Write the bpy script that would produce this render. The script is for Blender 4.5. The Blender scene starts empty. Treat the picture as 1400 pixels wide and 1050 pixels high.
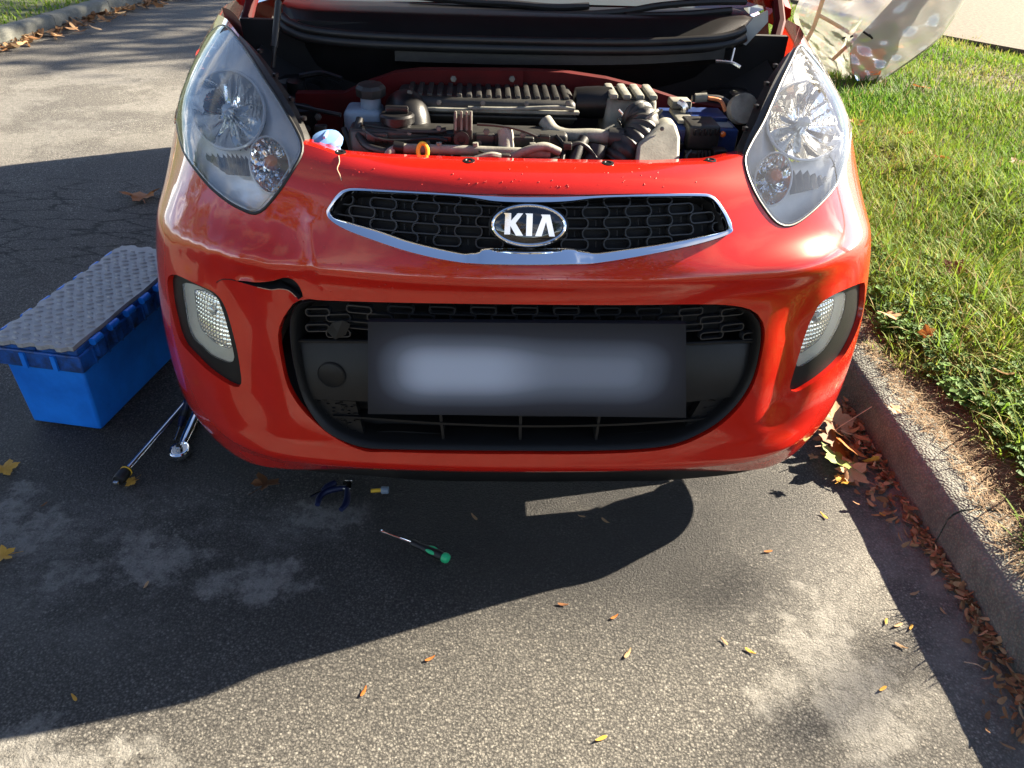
import bpy, bmesh, math, random
import numpy as np
from mathutils import Vector, Matrix
from mathutils.geometry import delaunay_2d_cdt
random.seed(7); RNG = np.random.default_rng(11)
SC = bpy.context.scene
COL = SC.collection

# ------------------------------------------------------------------ camera
FPX = 1058.0                                   # focal length in pixels of the 1400 wide photograph
CAM = np.array([-0.10, -1.225, 1.25]); PITCH, YAW, ROLL = 34.0, -3.5, 2.5
CAMROT = (Matrix.Rotation(math.radians(YAW), 3, 'Z') @ Matrix.Rotation(math.radians(90 - PITCH), 3, 'X')
          @ Matrix.Rotation(math.radians(ROLL), 3, 'Z'))
cam_data = bpy.data.cameras.new('camera'); cam = bpy.data.objects.new('camera', cam_data); COL.objects.link(cam)
cam_data.sensor_width = 36; cam_data.lens = FPX / 1400 * 36; cam_data.clip_start = 0.02; cam_data.clip_end = 600
cam.matrix_world = Matrix.Translation(Vector(CAM)) @ CAMROT.to_4x4()
SC.camera = cam

# ------------------------------------------------------------------ sky, sun, exposure
SUN = Vector((1.75, 0.73, 1.0)).normalized()
sun_el = math.asin(SUN.z); sun_az = math.atan2(SUN.x, SUN.y)
world = bpy.data.worlds.new('World'); SC.world = world; world.use_nodes = True
wn = world.node_tree; bg = wn.nodes['Background']
sky = wn.nodes.new('ShaderNodeTexSky'); sky.sky_type = 'NISHITA'; sky.sun_disc = False
sky.sun_elevation = sun_el; sky.sun_rotation = sun_az; sky.air_density = 0.55; sky.dust_density = 0.25; sky.ozone_density = 1.0
# broken white cloud over the whole sky, as the chrome and lamps mirror it
wtc = wn.nodes.new('ShaderNodeTexCoord'); wsep = wn.nodes.new('ShaderNodeSeparateXYZ'); wn.links.new(wtc.outputs['Generated'], wsep.inputs[0])
wz = wn.nodes.new('ShaderNodeMath'); wz.operation = 'MAXIMUM'; wz.inputs[1].default_value = 0.02; wn.links.new(wsep.outputs[2], wz.inputs[0])
wz2 = wn.nodes.new('ShaderNodeMath'); wz2.operation = 'ADD'; wz2.inputs[1].default_value = 0.18; wn.links.new(wz.outputs[0], wz2.inputs[0])
wdv = wn.nodes.new('ShaderNodeVectorMath'); wdv.operation = 'DIVIDE'; wn.links.new(wtc.outputs['Generated'], wdv.inputs[0])
wcb = wn.nodes.new('ShaderNodeCombineXYZ'); [wn.links.new(wz2.outputs[0], wcb.inputs[i]) for i in range(3)]; wn.links.new(wcb.outputs[0], wdv.inputs[1])
wns = wn.nodes.new('ShaderNodeTexNoise'); wns.inputs['Scale'].default_value = 1.5; wns.inputs['Detail'].default_value = 9.0; wns.inputs['Roughness'].default_value = 0.58; wn.links.new(wdv.outputs[0], wns.inputs['Vector'])
wrp = wn.nodes.new('ShaderNodeValToRGB'); wrp.color_ramp.elements[0].position = 0.52; wrp.color_ramp.elements[1].position = 0.66; wn.links.new(wns.outputs['Fac'], wrp.inputs[0])
wbw = wn.nodes.new('ShaderNodeRGBToBW'); wn.links.new(sky.outputs[0], wbw.inputs[0])
wml = wn.nodes.new('ShaderNodeMath'); wml.operation = 'MULTIPLY'; wml.inputs[1].default_value = 3.2; wn.links.new(wbw.outputs[0], wml.inputs[0])
wmx = wn.nodes.new('ShaderNodeMix'); wmx.data_type = 'RGBA'; wn.links.new(wrp.outputs[0], wmx.inputs[0]); wn.links.new(sky.outputs[0], wmx.inputs[6]); wn.links.new(wml.outputs[0], wmx.inputs[7])
wn.links.new(wmx.outputs[2], bg.inputs[0]); bg.inputs[1].default_value = 0.05
sun_data = bpy.data.lights.new('sun', 'SUN'); sun_data.energy = 5.0; sun_data.angle = math.radians(0.5); sun_data.color = (1.0, 0.87, 0.68)
sun = bpy.data.objects.new('sun', sun_data); COL.objects.link(sun)
sun.rotation_euler = SUN.to_track_quat('Z', 'Y').to_euler(); sun.location = (8, 4, 8)
SC.view_settings.view_transform = 'Standard'; SC.view_settings.look = 'None'
SC.view_settings.exposure = 2.85; SC.view_settings.gamma = 1.0; SC.view_settings.use_curve_mapping = False
SC.cycles.use_denoising = True; SC.cycles.sample_clamp_indirect = 6.0
SC.cycles.max_bounces = 8; SC.cycles.transparent_max_bounces = 12; SC.cycles.caustics_reflective = False

# ------------------------------------------------------------------ pixel rays -> points in the place
CR = np.array(CAMROT)
def ray(px, py): return CR @ np.array([(px - 700) / FPX, -(py - 525) / FPX, -1.0])
def at(px, py, Y):
    d = ray(px, py); t = (Y - CAM[1]) / d[1]; return CAM + t * d
def atz(px, py, z=0.0):
    d = ray(px, py); t = (z - CAM[2]) / d[2]; return CAM + t * d
def proj(P):
    q = (np.asarray(P, float) - CAM) @ CR
    return np.stack([700 + FPX * q[..., 0] / -q[..., 2], 525 - FPX * q[..., 1] / -q[..., 2]], -1)

# ------------------------------------------------------------------ materials
def new_mat(name):
    m = bpy.data.materials.new(name); m.use_nodes = True
    return m, m.node_tree, m.node_tree.nodes['Principled BSDF']
def nd(nt, t, **kw):
    n = nt.nodes.new(t)
    for k, v in kw.items():
        if k in n.inputs: n.inputs[k].default_value = v
        else: setattr(n, k, v)
    return n
def ramp(nt, fac, stops):
    r = nt.nodes.new('ShaderNodeValToRGB'); e = r.color_ramp.elements
    while len(e) < len(stops): e.new(0.5)
    for i, (p, c) in enumerate(stops):
        e[i].position = p; e[i].color = (*c, 1) if len(c) == 3 else c
    nt.links.new(fac, r.inputs[0]); return r
def pm(name, color, rough=0.5, metal=0.0, coat=0.0, var=0.0, vscale=30.0, bump=0.0, bscale=200.0, spec=0.5, color2=None, rvar=0.0, trans=0.0, ior=1.45):
    m, nt, b = new_mat(name); L = nt.links.new
    b.inputs['Base Color'].default_value = (*color, 1); b.inputs['Roughness'].default_value = rough
    b.inputs['Metallic'].default_value = metal; b.inputs['Coat Weight'].default_value = coat; b.inputs['Coat Roughness'].default_value = 0.02
    b.inputs['Specular IOR Level'].default_value = spec; b.inputs['Transmission Weight'].default_value = trans; b.inputs['IOR'].default_value = ior
    tc = nd(nt, 'ShaderNodeTexCoord')
    if var > 0 or color2:
        n = nd(nt, 'ShaderNodeTexNoise', Scale=vscale, Detail=6.0, Roughness=0.65); L(tc.outputs['Object'], n.inputs['Vector'])
        c2 = color2 or tuple(min(1, c * (1 + var)) for c in color); c1 = color if color2 else tuple(c * (1 - var) for c in color)
        r = ramp(nt, n.outputs['Fac'], [(0.32, c1), (0.68, c2)]); L(r.outputs[0], b.inputs['Base Color'])
        if rvar:
            mr = nd(nt, 'ShaderNodeMapRange'); mr.inputs['To Min'].default_value = max(0.02, rough - rvar); mr.inputs['To Max'].default_value = min(1, rough + rvar)
            L(n.outputs['Fac'], mr.inputs['Value']); L(mr.outputs[0], b.inputs['Roughness'])
    if bump > 0:
        n2 = nd(nt, 'ShaderNodeTexNoise', Scale=bscale, Detail=3.0); L(tc.outputs['Object'], n2.inputs['Vector'])
        bp = nd(nt, 'ShaderNodeBump', Strength=bump, Distance=0.002); L(n2.outputs['Fac'], bp.inputs['Height']); L(bp.outputs[0], b.inputs['Normal'])
    return m
M = {}
def make_paint():
    m, nt, b = new_mat('red_car_paint'); L = nt.links.new
    tc = nd(nt, 'ShaderNodeTexCoord')
    n = nd(nt, 'ShaderNodeTexNoise', Scale=14.0, Detail=8.0, Roughness=0.7); L(tc.outputs['Object'], n.inputs['Vector'])
    r = ramp(nt, n.outputs['Fac'], [(0.3, (0.40, 0.0085, 0.0040)), (0.75, (0.48, 0.0130, 0.0055))]); L(r.outputs[0], b.inputs['Base Color'])
    b.inputs['Roughness'].default_value = 0.27; b.inputs['Specular IOR Level'].default_value = 0.40; b.inputs['Specular Tint'].default_value = (1.0, 0.55, 0.30, 1); b.inputs['Coat Weight'].default_value = 1.0; b.inputs['Coat Roughness'].default_value = 0.03; b.inputs['Coat IOR'].default_value = 1.5
    # fine scratches and road film: break the coat up a little
    mp = nd(nt, 'ShaderNodeMapping'); mp.inputs['Rotation'].default_value = (0.4, 0.9, 0.3); mp.inputs['Scale'].default_value = (260, 30, 9); L(tc.outputs['Object'], mp.inputs['Vector'])
    s = nd(nt, 'ShaderNodeTexNoise', Scale=1.0, Detail=4.0); L(mp.outputs[0], s.inputs['Vector'])
    rr = ramp(nt, s.outputs['Fac'], [(0.62, (0.008,) * 3), (0.84, (0.05,) * 3)]); L(rr.outputs[0], b.inputs['Coat Roughness'])
    n2 = nd(nt, 'ShaderNodeTexNoise', Scale=900.0, Detail=1.0); L(tc.outputs['Object'], n2.inputs['Vector'])
    bp = nd(nt, 'ShaderNodeBump', Strength=0.008, Distance=0.0006); L(n2.outputs['Fac'], bp.inputs['Height']); L(bp.outputs[0], b.inputs['Coat Normal'])
    return m
M['paint'] = make_paint()
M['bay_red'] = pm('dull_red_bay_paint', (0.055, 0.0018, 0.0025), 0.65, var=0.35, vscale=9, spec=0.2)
M['plastic'] = pm('black_plastic', (0.0065, 0.0065, 0.007), 0.38, var=0.25, vscale=20, bump=0.12, bscale=600, spec=0.3)
M['plastic_dust'] = pm('dusty_black_plastic', (0.007, 0.007, 0.007), 0.5, color2=(0.022, 0.022, 0.020), vscale=26, bump=0.15, bscale=300)
M['tan_dust'] = pm('dusty_grey_plastic', (0.085, 0.085, 0.072), 0.7, color2=(0.24, 0.235, 0.195), vscale=22, bump=0.15, bscale=260)
M['rubber'] = pm('black_rubber', (0.007, 0.007, 0.007), 0.5, var=0.3, vscale=40, bump=0.1, bscale=400)
M['seal'] = pm('weather_seal_rubber', (0.012, 0.012, 0.012), 0.4, var=0.3, vscale=12)
M['dark'] = pm('dark_bay_metal', (0.003, 0.003, 0.0035), 0.8, var=0.3)
M['chrome'] = pm('chrome', (0.86, 0.87, 0.89), 0.05, metal=1.0)
M['steel'] = pm('brushed_steel', (0.55, 0.55, 0.54), 0.25, metal=1.0, var=0.15, vscale=60)
M['reflector'] = pm('silvered_reflector', (0.92, 0.93, 0.94), 0.04, metal=1.0)
M['bezel'] = pm('satin_silver_bezel', (0.92, 0.92, 0.91), 0.16, metal=0.2, var=0.08, vscale=14)
M['bezel_dark'] = pm('grey_headlight_trim', (0.16, 0.16, 0.155), 0.4, metal=0.2, var=0.1)
M['amber'] = pm('amber_bulb', (0.75, 0.16, 0.02), 0.15, coat=0.6)
M['bulb'] = pm('bulb_glass_cap', (0.62, 0.62, 0.58), 0.12, metal=0.7)
M['cell'] = pm('grille_cell_plastic', (0.022, 0.022, 0.023), 0.3, var=0.2)
M['fog_reflector'] = pm('fog_reflector', (0.95, 0.93, 0.84), 0.16, metal=0.6)
M['fog_body'] = pm('cream_lamp_body', (0.62, 0.61, 0.54), 0.35, var=0.06)
M['matte_trim'] = pm('grey_black_trim', (0.009, 0.009, 0.009), 0.42, var=0.15, vscale=30, bump=0.1, bscale=900, spec=0.28)
M['badge_black'] = pm('badge_black', (0.006, 0.006, 0.008), 0.06, coat=1.0)
M['blue'] = pm('blue_crate_plastic', (0.008, 0.125, 0.52), 0.36, color2=(0.012, 0.20, 0.74), vscale=9, bump=0.10, bscale=60, rvar=0.12)
M['blue_dirty'] = pm('scuffed_blue_plastic', (0.008, 0.10, 0.42), 0.45, color2=(0.012, 0.016, 0.03), vscale=24)
M['mat'] = pm('grey_rubber_mat', (0.24, 0.24, 0.24), 0.5, color2=(0.34, 0.34, 0.335), vscale=35, bump=0.15, bscale=300)
M['mat_edge'] = pm('black_foam_edge', (0.012, 0.012, 0.012), 0.8, var=0.3)
M['battery_blue'] = pm('battery_blue', (0.014, 0.035, 0.13), 0.45, var=0.35, vscale=14)
M['tank'] = pm('milky_tank_plastic', (0.20, 0.26, 0.33), 0.4, var=0.2, vscale=12)
M['cap_blue'] = pm('pale_blue_cap', (0.16, 0.30, 0.55), 0.35, var=0.1)
M['yellow'] = pm('yellow_plastic', (0.72, 0.44, 0.03), 0.4, var=0.15)
M['crack_tan'] = pm('exposed_filler', (0.40, 0.26, 0.17), 0.8, var=0.3, vscale=90)
M['green'] = pm('green_grip', (0.02, 0.42, 0.16), 0.45)
M['navy'] = pm('navy_handle', (0.005, 0.010, 0.045), 0.45, var=0.2)
M['glass_dark'] = pm('tinted_window_glass', (0.012, 0.014, 0.016), 0.03, coat=1.0)
M['tyre'] = pm('tyre_rubber', (0.02, 0.02, 0.02), 0.75, var=0.3)
M['wheel'] = pm('wheel_silver', (0.40, 0.40, 0.41), 0.35, metal=0.8)
M['windscreen'] = pm('windscreen_glass', (0.10, 0.12, 0.12), 0.04, coat=1.0)
M['grey_panel'] = pm('cowl_end_grey', (0.34, 0.35, 0.33), 0.4, var=0.15, vscale=14)
M['orange'] = pm('orange_marker', (0.62, 0.20, 0.07), 0.5, var=0.3, vscale=12)
M['tape'] = pm('yellow_tape', (0.62, 0.50, 0.26), 0.35, var=0.2)
M['primer'] = pm('grey_primer_bumper', (0.12, 0.125, 0.105), 0.35, color2=(0.19, 0.20, 0.17), vscale=3, coat=0.4)
def make_clear(name, tint, rough, k=0.0, bump=None, boost=0.0):
    m = bpy.data.materials.new(name); m.use_nodes = True; nt = m.node_tree; L = nt.links.new
    nt.nodes.remove(nt.nodes['Principled BSDF']); out = nt.nodes['Material Output']
    tr = nd(nt, 'ShaderNodeBsdfTransparent'); tr.inputs[0].default_value = (*tint, 1)
    gl = nd(nt, 'ShaderNodeBsdfGlossy'); gl.inputs['Roughness'].default_value = rough
    fr = nd(nt, 'ShaderNodeFresnel'); fr.inputs[0].default_value = 1.52
    mx = nd(nt, 'ShaderNodeMixShader')
    ad = nd(nt, 'ShaderNodeMath', operation='ADD'); ad.inputs[1].default_value = boost; L(fr.outputs[0], ad.inputs[0]); L(ad.outputs[0], mx.inputs[0])
    L(tr.outputs[0], mx.inputs[1]); L(gl.outputs[0], mx.inputs[2])
    last = mx
    if k > 0:
        df = nd(nt, 'ShaderNodeBsdfDiffuse'); df.inputs[0].default_value = (0.8, 0.8, 0.76, 1)
        tl = nd(nt, 'ShaderNodeBsdfTranslucent'); tl.inputs[0].default_value = (0.8, 0.8, 0.76, 1)
        m2 = nd(nt, 'ShaderNodeMixShader'); m2.inputs[0].default_value = 0.4; L(df.outputs[0], m2.inputs[1]); L(tl.outputs[0], m2.inputs[2])
        m3 = nd(nt, 'ShaderNodeMixShader'); m3.inputs[0].default_value = k; L(mx.outputs[0], m3.inputs[1]); L(m2.outputs[0], m3.inputs[2]); last = m3
    if bump:
        tc = nd(nt, 'ShaderNodeTexCoord')
        if bump[0] == 'ribs':
            mp = nd(nt, 'ShaderNodeMapping'); mp.inputs['Scale'].default_value = (bump[1], bump[1], bump[1]); L(tc.outputs['Object'], mp.inputs['Vector'])
            w = nd(nt, 'ShaderNodeTexVoronoi', Scale=1.0); w.inputs['Randomness'].default_value = 0.0; L(mp.outputs[0], w.inputs['Vector']); h = w.outputs['Distance']
        else:
            w = nd(nt, 'ShaderNodeTexNoise', Scale=bump[1], Detail=3.0); L(tc.outputs['Object'], w.inputs['Vector']); h = w.outputs['Fac']
        bp = nd(nt, 'ShaderNodeBump', Strength=bump[2], Distance=0.004); L(h, bp.inputs['Height']); L(bp.outputs[0], gl.inputs['Normal'])
    L(last.outputs[0], out.inputs[0]); return m
M['lens'] = make_clear('clear_headlight_lens', (0.98, 0.98, 0.97), 0.02, k=0.06, boost=0.03)
M['fog_lens'] = make_clear('ribbed_fog_lens', (0.95, 0.95, 0.90), 0.06, k=0.10, bump=('ribs', 260, 0.5), boost=0.03)
M['film'] = make_clear('clear_plastic_film', (0.93, 0.94, 0.92), 0.10, k=0.30, bump=('noise', 7, 0.6), boost=0.10)

# ------------------------------------------------------------------ mesh building
def link(o): COL.objects.link(o); return o
def tag(o, label=None, cat=None, group=None, kind=None):
    for k, v in (('label', label), ('category', cat), ('group', group), ('kind', kind)):
        if v: o[k] = v
    return o
EMPTY_W = {}
def thing(name, label, cat, loc=(0, 0, 0), group=None):
    o = link(bpy.data.objects.new(name, None)); o.location = loc; o.empty_display_size = 0.05
    EMPTY_W[o.name] = Matrix.Translation(Vector(loc))
    return tag(o, label, cat, group)
def parent_to(o, p):
    if p is not None:
        o.parent = p
        if p.name in EMPTY_W: o.matrix_parent_inverse = EMPTY_W[p.name].inverted()
    return o
def mesh_obj(name, verts, faces, mat, parent=None, smooth=True, normals=None, angle=None):
    me = bpy.data.meshes.new(name)
    me.from_pydata([tuple(map(float, v)) for v in verts], [], [tuple(int(i) for i in f) for f in faces])
    if smooth: me.polygons.foreach_set('use_smooth', [True] * len(me.polygons))
    me.update()
    if normals is not None: me.normals_split_custom_set_from_vertices([tuple(map(float, n)) for n in normals])
    elif smooth and angle is not None: me.set_sharp_from_angle(angle=math.radians(angle))
    for mm in (mat if isinstance(mat, (list, tuple)) else [mat]): me.materials.append(mm)
    o = link(bpy.data.objects.new(name, me))
    return parent_to(o, parent)
def dup(o, parent=None, mw=None):
    c = link(o.copy())
    if mw is not None: c.matrix_basis = mw
    return parent_to(c, parent)
def catmull(pts, n, closed=False):
    P = np.array(pts, float); k = len(P); out = []
    seg = k if closed else k - 1
    for i in range(n):
        t = i / n * seg if closed else i / (n - 1) * seg
        j = min(int(t), seg - 1); f = t - j
        g = (lambda a: P[a % k]) if closed else (lambda a: P[a] if 0 <= a < k else (2 * P[0] - P[1] if a < 0 else 2 * P[-1] - P[-2]))
        p0, p1, p2, p3 = g(j - 1), g(j), g(j + 1), g(j + 2)
        out.append(0.5 * (2 * p1 + (p2 - p0) * f + (2 * p0 - 5 * p1 + 4 * p2 - p3) * f * f + (3 * p1 - p0 - 3 * p2 + p3) * f ** 3))
    return np.array(out)
def even(P, n, closed=True):
    Q = np.vstack([P, P[:1]]) if closed else P
    d = np.concatenate([[0], np.cumsum(np.linalg.norm(np.diff(Q, axis=0), axis=1))])
    s = np.linspace(0, d[-1], n + 1)[:-1] if closed else np.linspace(0, d[-1], n)
    return np.stack([np.interp(s, d, Q[:, i]) for i in range(Q.shape[1])], 1)
class MB:
    def __init__(s): s.v, s.f = [], []
    def add(s, V, Fc, mtx=None):
        b = len(s.v)
        for p in V:
            if mtx is not None: p = mtx @ Vector(p)
            s.v.append(tuple(p))
        s.f += [tuple(b + i for i in f) for f in Fc]; return s
    def box(s, c, size, bevel=0.0, rot=None, seg=2, taper=None):
        bm = bmesh.new(); bmesh.ops.create_cube(bm, size=1)
        for v in bm.verts:
            if taper and v.co.z > 0: v.co.x *= taper[0]; v.co.y *= taper[1]
            v.co = Vector((v.co.x * size[0], v.co.y * size[1], v.co.z * size[2]))
        if bevel > 0: bmesh.ops.bevel(bm, geom=list(bm.edges), offset=bevel, segments=seg, affect='EDGES', profile=0.5)
        mt = Matrix.Translation(Vector(c)) @ (rot.to_4x4() if rot is not None else Matrix.Identity(4))
        bm.verts.index_update()
        s.add([v.co.copy() for v in bm.verts], [[v.index for v in f.verts] for f in bm.faces], mt); bm.free(); return s
    def tube(s, path, r, seg=10, caps=True, closed=False, flat=None):
        P = np.array(path, float); n = len(P); R = np.full(n, r) if np.isscalar(r) else np.array(r, float)
        T = np.gradient(P, axis=0) if not closed else (np.roll(P, -1, 0) - np.roll(P, 1, 0))
        T /= np.linalg.norm(T, axis=1)[:, None] + 1e-12
        up = np.array([0, 0, 1.0]) if abs(T[0][2]) < 0.9 else np.array([1.0, 0, 0])
        b = len(s.v); A = up - T[0] * (up @ T[0]); A /= np.linalg.norm(A)
        for i in range(n):
            A = A - T[i] * (A @ T[i]); A /= np.linalg.norm(A) + 1e-12; B = np.cross(T[i], A)
            for k in range(seg):
                a = 2 * math.pi * k / seg
                s.v.append(tuple(P[i] + R[i] * (math.cos(a) * A * (flat or 1) + math.sin(a) * B)))
        m = n if closed else n - 1
        for i in range(m):
            for k in range(seg):
                a0 = b + i * seg + k; a1 = b + i * seg + (k + 1) % seg; c0 = b + ((i + 1) % n) * seg + k; c1 = b + ((i + 1) % n) * seg + (k + 1) % seg
                s.f.append((a0, a1, c1, c0))
        if caps and not closed:
            s.f.append(tuple(b + k for k in range(seg))[::-1]); s.f.append(tuple(b + (n - 1) * seg + k for k in range(seg)))
        return s
    def lathe(s, prof, c, axis=(0, 0, 1), seg=24, scale=(1, 1)):
        q = Vector((0, 0, 1)).rotation_difference(Vector(axis).normalized()).to_matrix(); b = len(s.v)
        for r, h in prof:
            for k in range(seg):
                a = 2 * math.pi * k / seg
                s.v.append(tuple(Vector(c) + q @ Vector((r * math.cos(a) * scale[0], r * math.sin(a) * scale[1], h))))
        for i in range(len(prof) - 1):
            for k in range(seg):
                s.f.append((b + i * seg + k, b + i * seg + (k + 1) % seg, b + (i + 1) * seg + (k + 1) % seg, b + (i + 1) * seg + k))
        if prof[0][0] > 1e-6: s.f.append(tuple(b + k for k in range(seg))[::-1])
        if prof[-1][0] > 1e-6: s.f.append(tuple(b + (len(prof) - 1) * seg + k for k in range(seg)))
        return s
    def prism(s, front, vec, inset=0.0):
        n = len(front); b = len(s.v); vec = np.array(vec, float); Fp = [np.array(p, float) for p in front]
        s.v += [tuple(p) for p in Fp] + [tuple(p + vec) for p in Fp]
        s.f.append(tuple(b + i for i in range(n))); s.f.append(tuple(b + n + i for i in range(n))[::-1])
        for i in range(n): s.f.append((b + i, b + n + i, b + n + (i + 1) % n, b + (i + 1) % n))
        return s
    def strip(s, rows, closed=False):
        b = len(s.v); n = len(rows[0])
        for r in rows: s.v += [tuple(p) for p in r]
        for i in range(len(rows) - 1):
            for k in range(n if closed else n - 1):
                k2 = (k + 1) % n; s.f.append((b + i * n + k, b + i * n + k2, b + (i + 1) * n + k2, b + (i + 1) * n + k))
        return s
    def build(s, name, mat, parent=None, angle=40, smooth=True):
        bm = bmesh.new(); vs = [bm.verts.new(p) for p in s.v]
        for f in s.f:
            try: bm.faces.new([vs[i] for i in f])
            except ValueError: pass
        bmesh.ops.recalc_face_normals(bm, faces=list(bm.faces))
        me = bpy.data.meshes.new(name); bm.to_mesh(me); bm.free()
        if smooth:
            me.polygons.foreach_set('use_smooth', [True] * len(me.polygons)); me.set_sharp_from_angle(angle=math.radians(angle))
        for mm in (mat if isinstance(mat, (list, tuple)) else [mat]): me.materials.append(mm)
        return parent_to(link(bpy.data.objects.new(name, me)), parent)

# ================================================================== ground, road, kerbs, verges
def kx(Y): return 0.948 + 0.028 * Y            # road-side foot of the right kerb
def make_asphalt():
    m, nt, b = new_mat('asphalt'); L = nt.links.new
    tc = nd(nt, 'ShaderNodeTexCoord'); P = tc.outputs['Object']
    wob = nd(nt, 'ShaderNodeTexNoise', Scale=60.0, Detail=2.0); L(P, wob.inputs['Vector'])
    va = nd(nt, 'ShaderNodeVectorMath', operation='SCALE'); va.inputs['Scale'].default_value = 0.006; L(wob.outputs['Color'], va.inputs[0])
    vb = nd(nt, 'ShaderNodeVectorMath', operation='ADD'); L(P, vb.inputs[0]); L(va.outputs[0], vb.inputs[1])
    v1 = nd(nt, 'ShaderNodeTexVoronoi', Scale=205.0, feature='F1'); L(vb.outputs[0], v1.inputs['Vector'])
    v2 = nd(nt, 'ShaderNodeTexVoronoi', Scale=330.0, feature='F1'); L(vb.outputs[0], v2.inputs['Vector'])
    sep = nd(nt, 'ShaderNodeSeparateColor'); L(v1.outputs['Color'], sep.inputs[0])
    stone = ramp(nt, sep.outputs[0], [(0.0, (0.085, 0.082, 0.077)), (0.5, (0.16, 0.153, 0.140)), (0.86, (0.26, 0.248, 0.22)), (1.0, (0.50, 0.48, 0.43))])
    stone.color_ramp.interpolation = 'LINEAR'
    gr = nd(nt, 'ShaderNodeTexNoise', Scale=420.0, Detail=3.0, Roughness=0.8); L(P, gr.inputs['Vector'])
    md_ = nd(nt, 'ShaderNodeMath', operation='ADD'); L(v1.outputs['Distance'], md_.inputs[0])
    gm = nd(nt, 'ShaderNodeMapRange'); gm.inputs['To Min'].default_value = -0.35; gm.inputs['To Max'].default_value = 0.35; L(gr.outputs['Fac'], gm.inputs['Value']); L(gm.outputs[0], md_.inputs[1])
    binder = ramp(nt, md_.outputs[0], [(0.22, (1, 1, 1)), (0.62, (0.34, 0.34, 0.35))])
    n4b = nd(nt, 'ShaderNodeTexNoise', Scale=3.1, Detail=5.0); L(P, n4b.inputs['Vector'])
    gx_ = nd(nt, 'ShaderNodeTexNoise', Scale=190.0, Detail=5.0, Roughness=0.78); L(P, gx_.inputs['Vector'])
    grain = ramp(nt, gx_.outputs['Fac'], [(0.33, (0.022, 0.022, 0.021)), (0.46, (0.095, 0.092, 0.085)), (0.56, (0.21, 0.20, 0.18)), (0.68, (0.46, 0.44, 0.39))])
    c00 = nd(nt, 'ShaderNodeMix', data_type='RGBA'); cvar = ramp(nt, n4b.outputs['Fac'], [(0.35, (0.25,) * 3), (0.65, (0.75,) * 3)]); L(cvar.outputs[0], c00.inputs[0]); L(grain.outputs[0], c00.inputs[6]); L(stone.outputs[0], c00.inputs[7])
    c0 = nd(nt, 'ShaderNodeMix', data_type='RGBA', blend_type='MULTIPLY'); c0.inputs[0].default_value = 0.95
    L(c00.outputs[2], c0.inputs[6]); L(binder.outputs[0], c0.inputs[7])
    # dust filled, smooth patches
    n1 = nd(nt, 'ShaderNodeTexNoise', Scale=2.3, Detail=9.0, Roughness=0.66); L(P, n1.inputs['Vector'])
    sx = nd(nt, 'ShaderNodeSeparateXYZ'); L(P, sx.inputs[0])
    def blob(cx, cy, rx, ry, soft=0.5):
        mp = nd(nt, 'ShaderNodeMapping'); mp.inputs['Location'].default_value = (-cx / rx, -cy / ry, 0); mp.inputs['Scale'].default_value = (1 / rx, 1 / ry, 0); L(P, mp.inputs['Vector'])
        ln = nd(nt, 'ShaderNodeVectorMath', operation='LENGTH'); L(mp.outputs[0], ln.inputs[0])
        mr = nd(nt, 'ShaderNodeMapRange', interpolation_type='SMOOTHSTEP'); mr.inputs['From Min'].default_value = 1.0; mr.inputs['From Max'].default_value = 1.0 - soft
        L(ln.outputs['Value'], mr.inputs['Value']); return mr.outputs[0]
    def mth(op, a, c, clamp=False):
        n = nd(nt, 'ShaderNodeMath', operation=op, use_clamp=clamp)
        for i, q in enumerate((a, c)):
            if hasattr(q, 'is_linked'): L(q, n.inputs[i])
            else: n.inputs[i].default_value = q
        return n.outputs[0]
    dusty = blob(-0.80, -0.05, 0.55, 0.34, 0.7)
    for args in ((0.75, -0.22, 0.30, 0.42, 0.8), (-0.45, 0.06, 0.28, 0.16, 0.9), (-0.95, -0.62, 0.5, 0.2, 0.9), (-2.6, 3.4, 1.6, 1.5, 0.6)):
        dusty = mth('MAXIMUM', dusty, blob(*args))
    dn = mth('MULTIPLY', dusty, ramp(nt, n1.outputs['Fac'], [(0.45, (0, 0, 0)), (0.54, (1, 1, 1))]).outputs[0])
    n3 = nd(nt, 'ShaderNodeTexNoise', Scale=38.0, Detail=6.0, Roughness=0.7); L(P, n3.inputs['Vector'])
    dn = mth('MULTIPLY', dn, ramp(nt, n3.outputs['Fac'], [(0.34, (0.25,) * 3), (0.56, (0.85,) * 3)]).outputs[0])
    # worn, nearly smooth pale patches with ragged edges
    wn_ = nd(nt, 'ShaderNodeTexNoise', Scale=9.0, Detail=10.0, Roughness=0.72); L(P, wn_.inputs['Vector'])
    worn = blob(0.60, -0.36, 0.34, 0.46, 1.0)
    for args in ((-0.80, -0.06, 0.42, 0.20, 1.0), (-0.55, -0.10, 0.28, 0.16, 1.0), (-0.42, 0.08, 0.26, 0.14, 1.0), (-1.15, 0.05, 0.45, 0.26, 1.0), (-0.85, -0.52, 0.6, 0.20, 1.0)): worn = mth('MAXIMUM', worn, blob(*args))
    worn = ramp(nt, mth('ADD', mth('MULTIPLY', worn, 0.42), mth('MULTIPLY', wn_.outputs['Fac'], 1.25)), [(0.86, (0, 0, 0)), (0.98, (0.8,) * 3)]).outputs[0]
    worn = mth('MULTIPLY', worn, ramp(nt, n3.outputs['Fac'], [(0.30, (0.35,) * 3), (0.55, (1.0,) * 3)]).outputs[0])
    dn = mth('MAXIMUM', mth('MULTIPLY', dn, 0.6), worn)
    c1 = nd(nt, 'ShaderNodeMix', data_type='RGBA'); L(dn, c1.inputs[0]); L(c0.outputs[2], c1.inputs[6]); c1.inputs[7].default_value = (0.205, 0.20, 0.185, 1)
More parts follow.
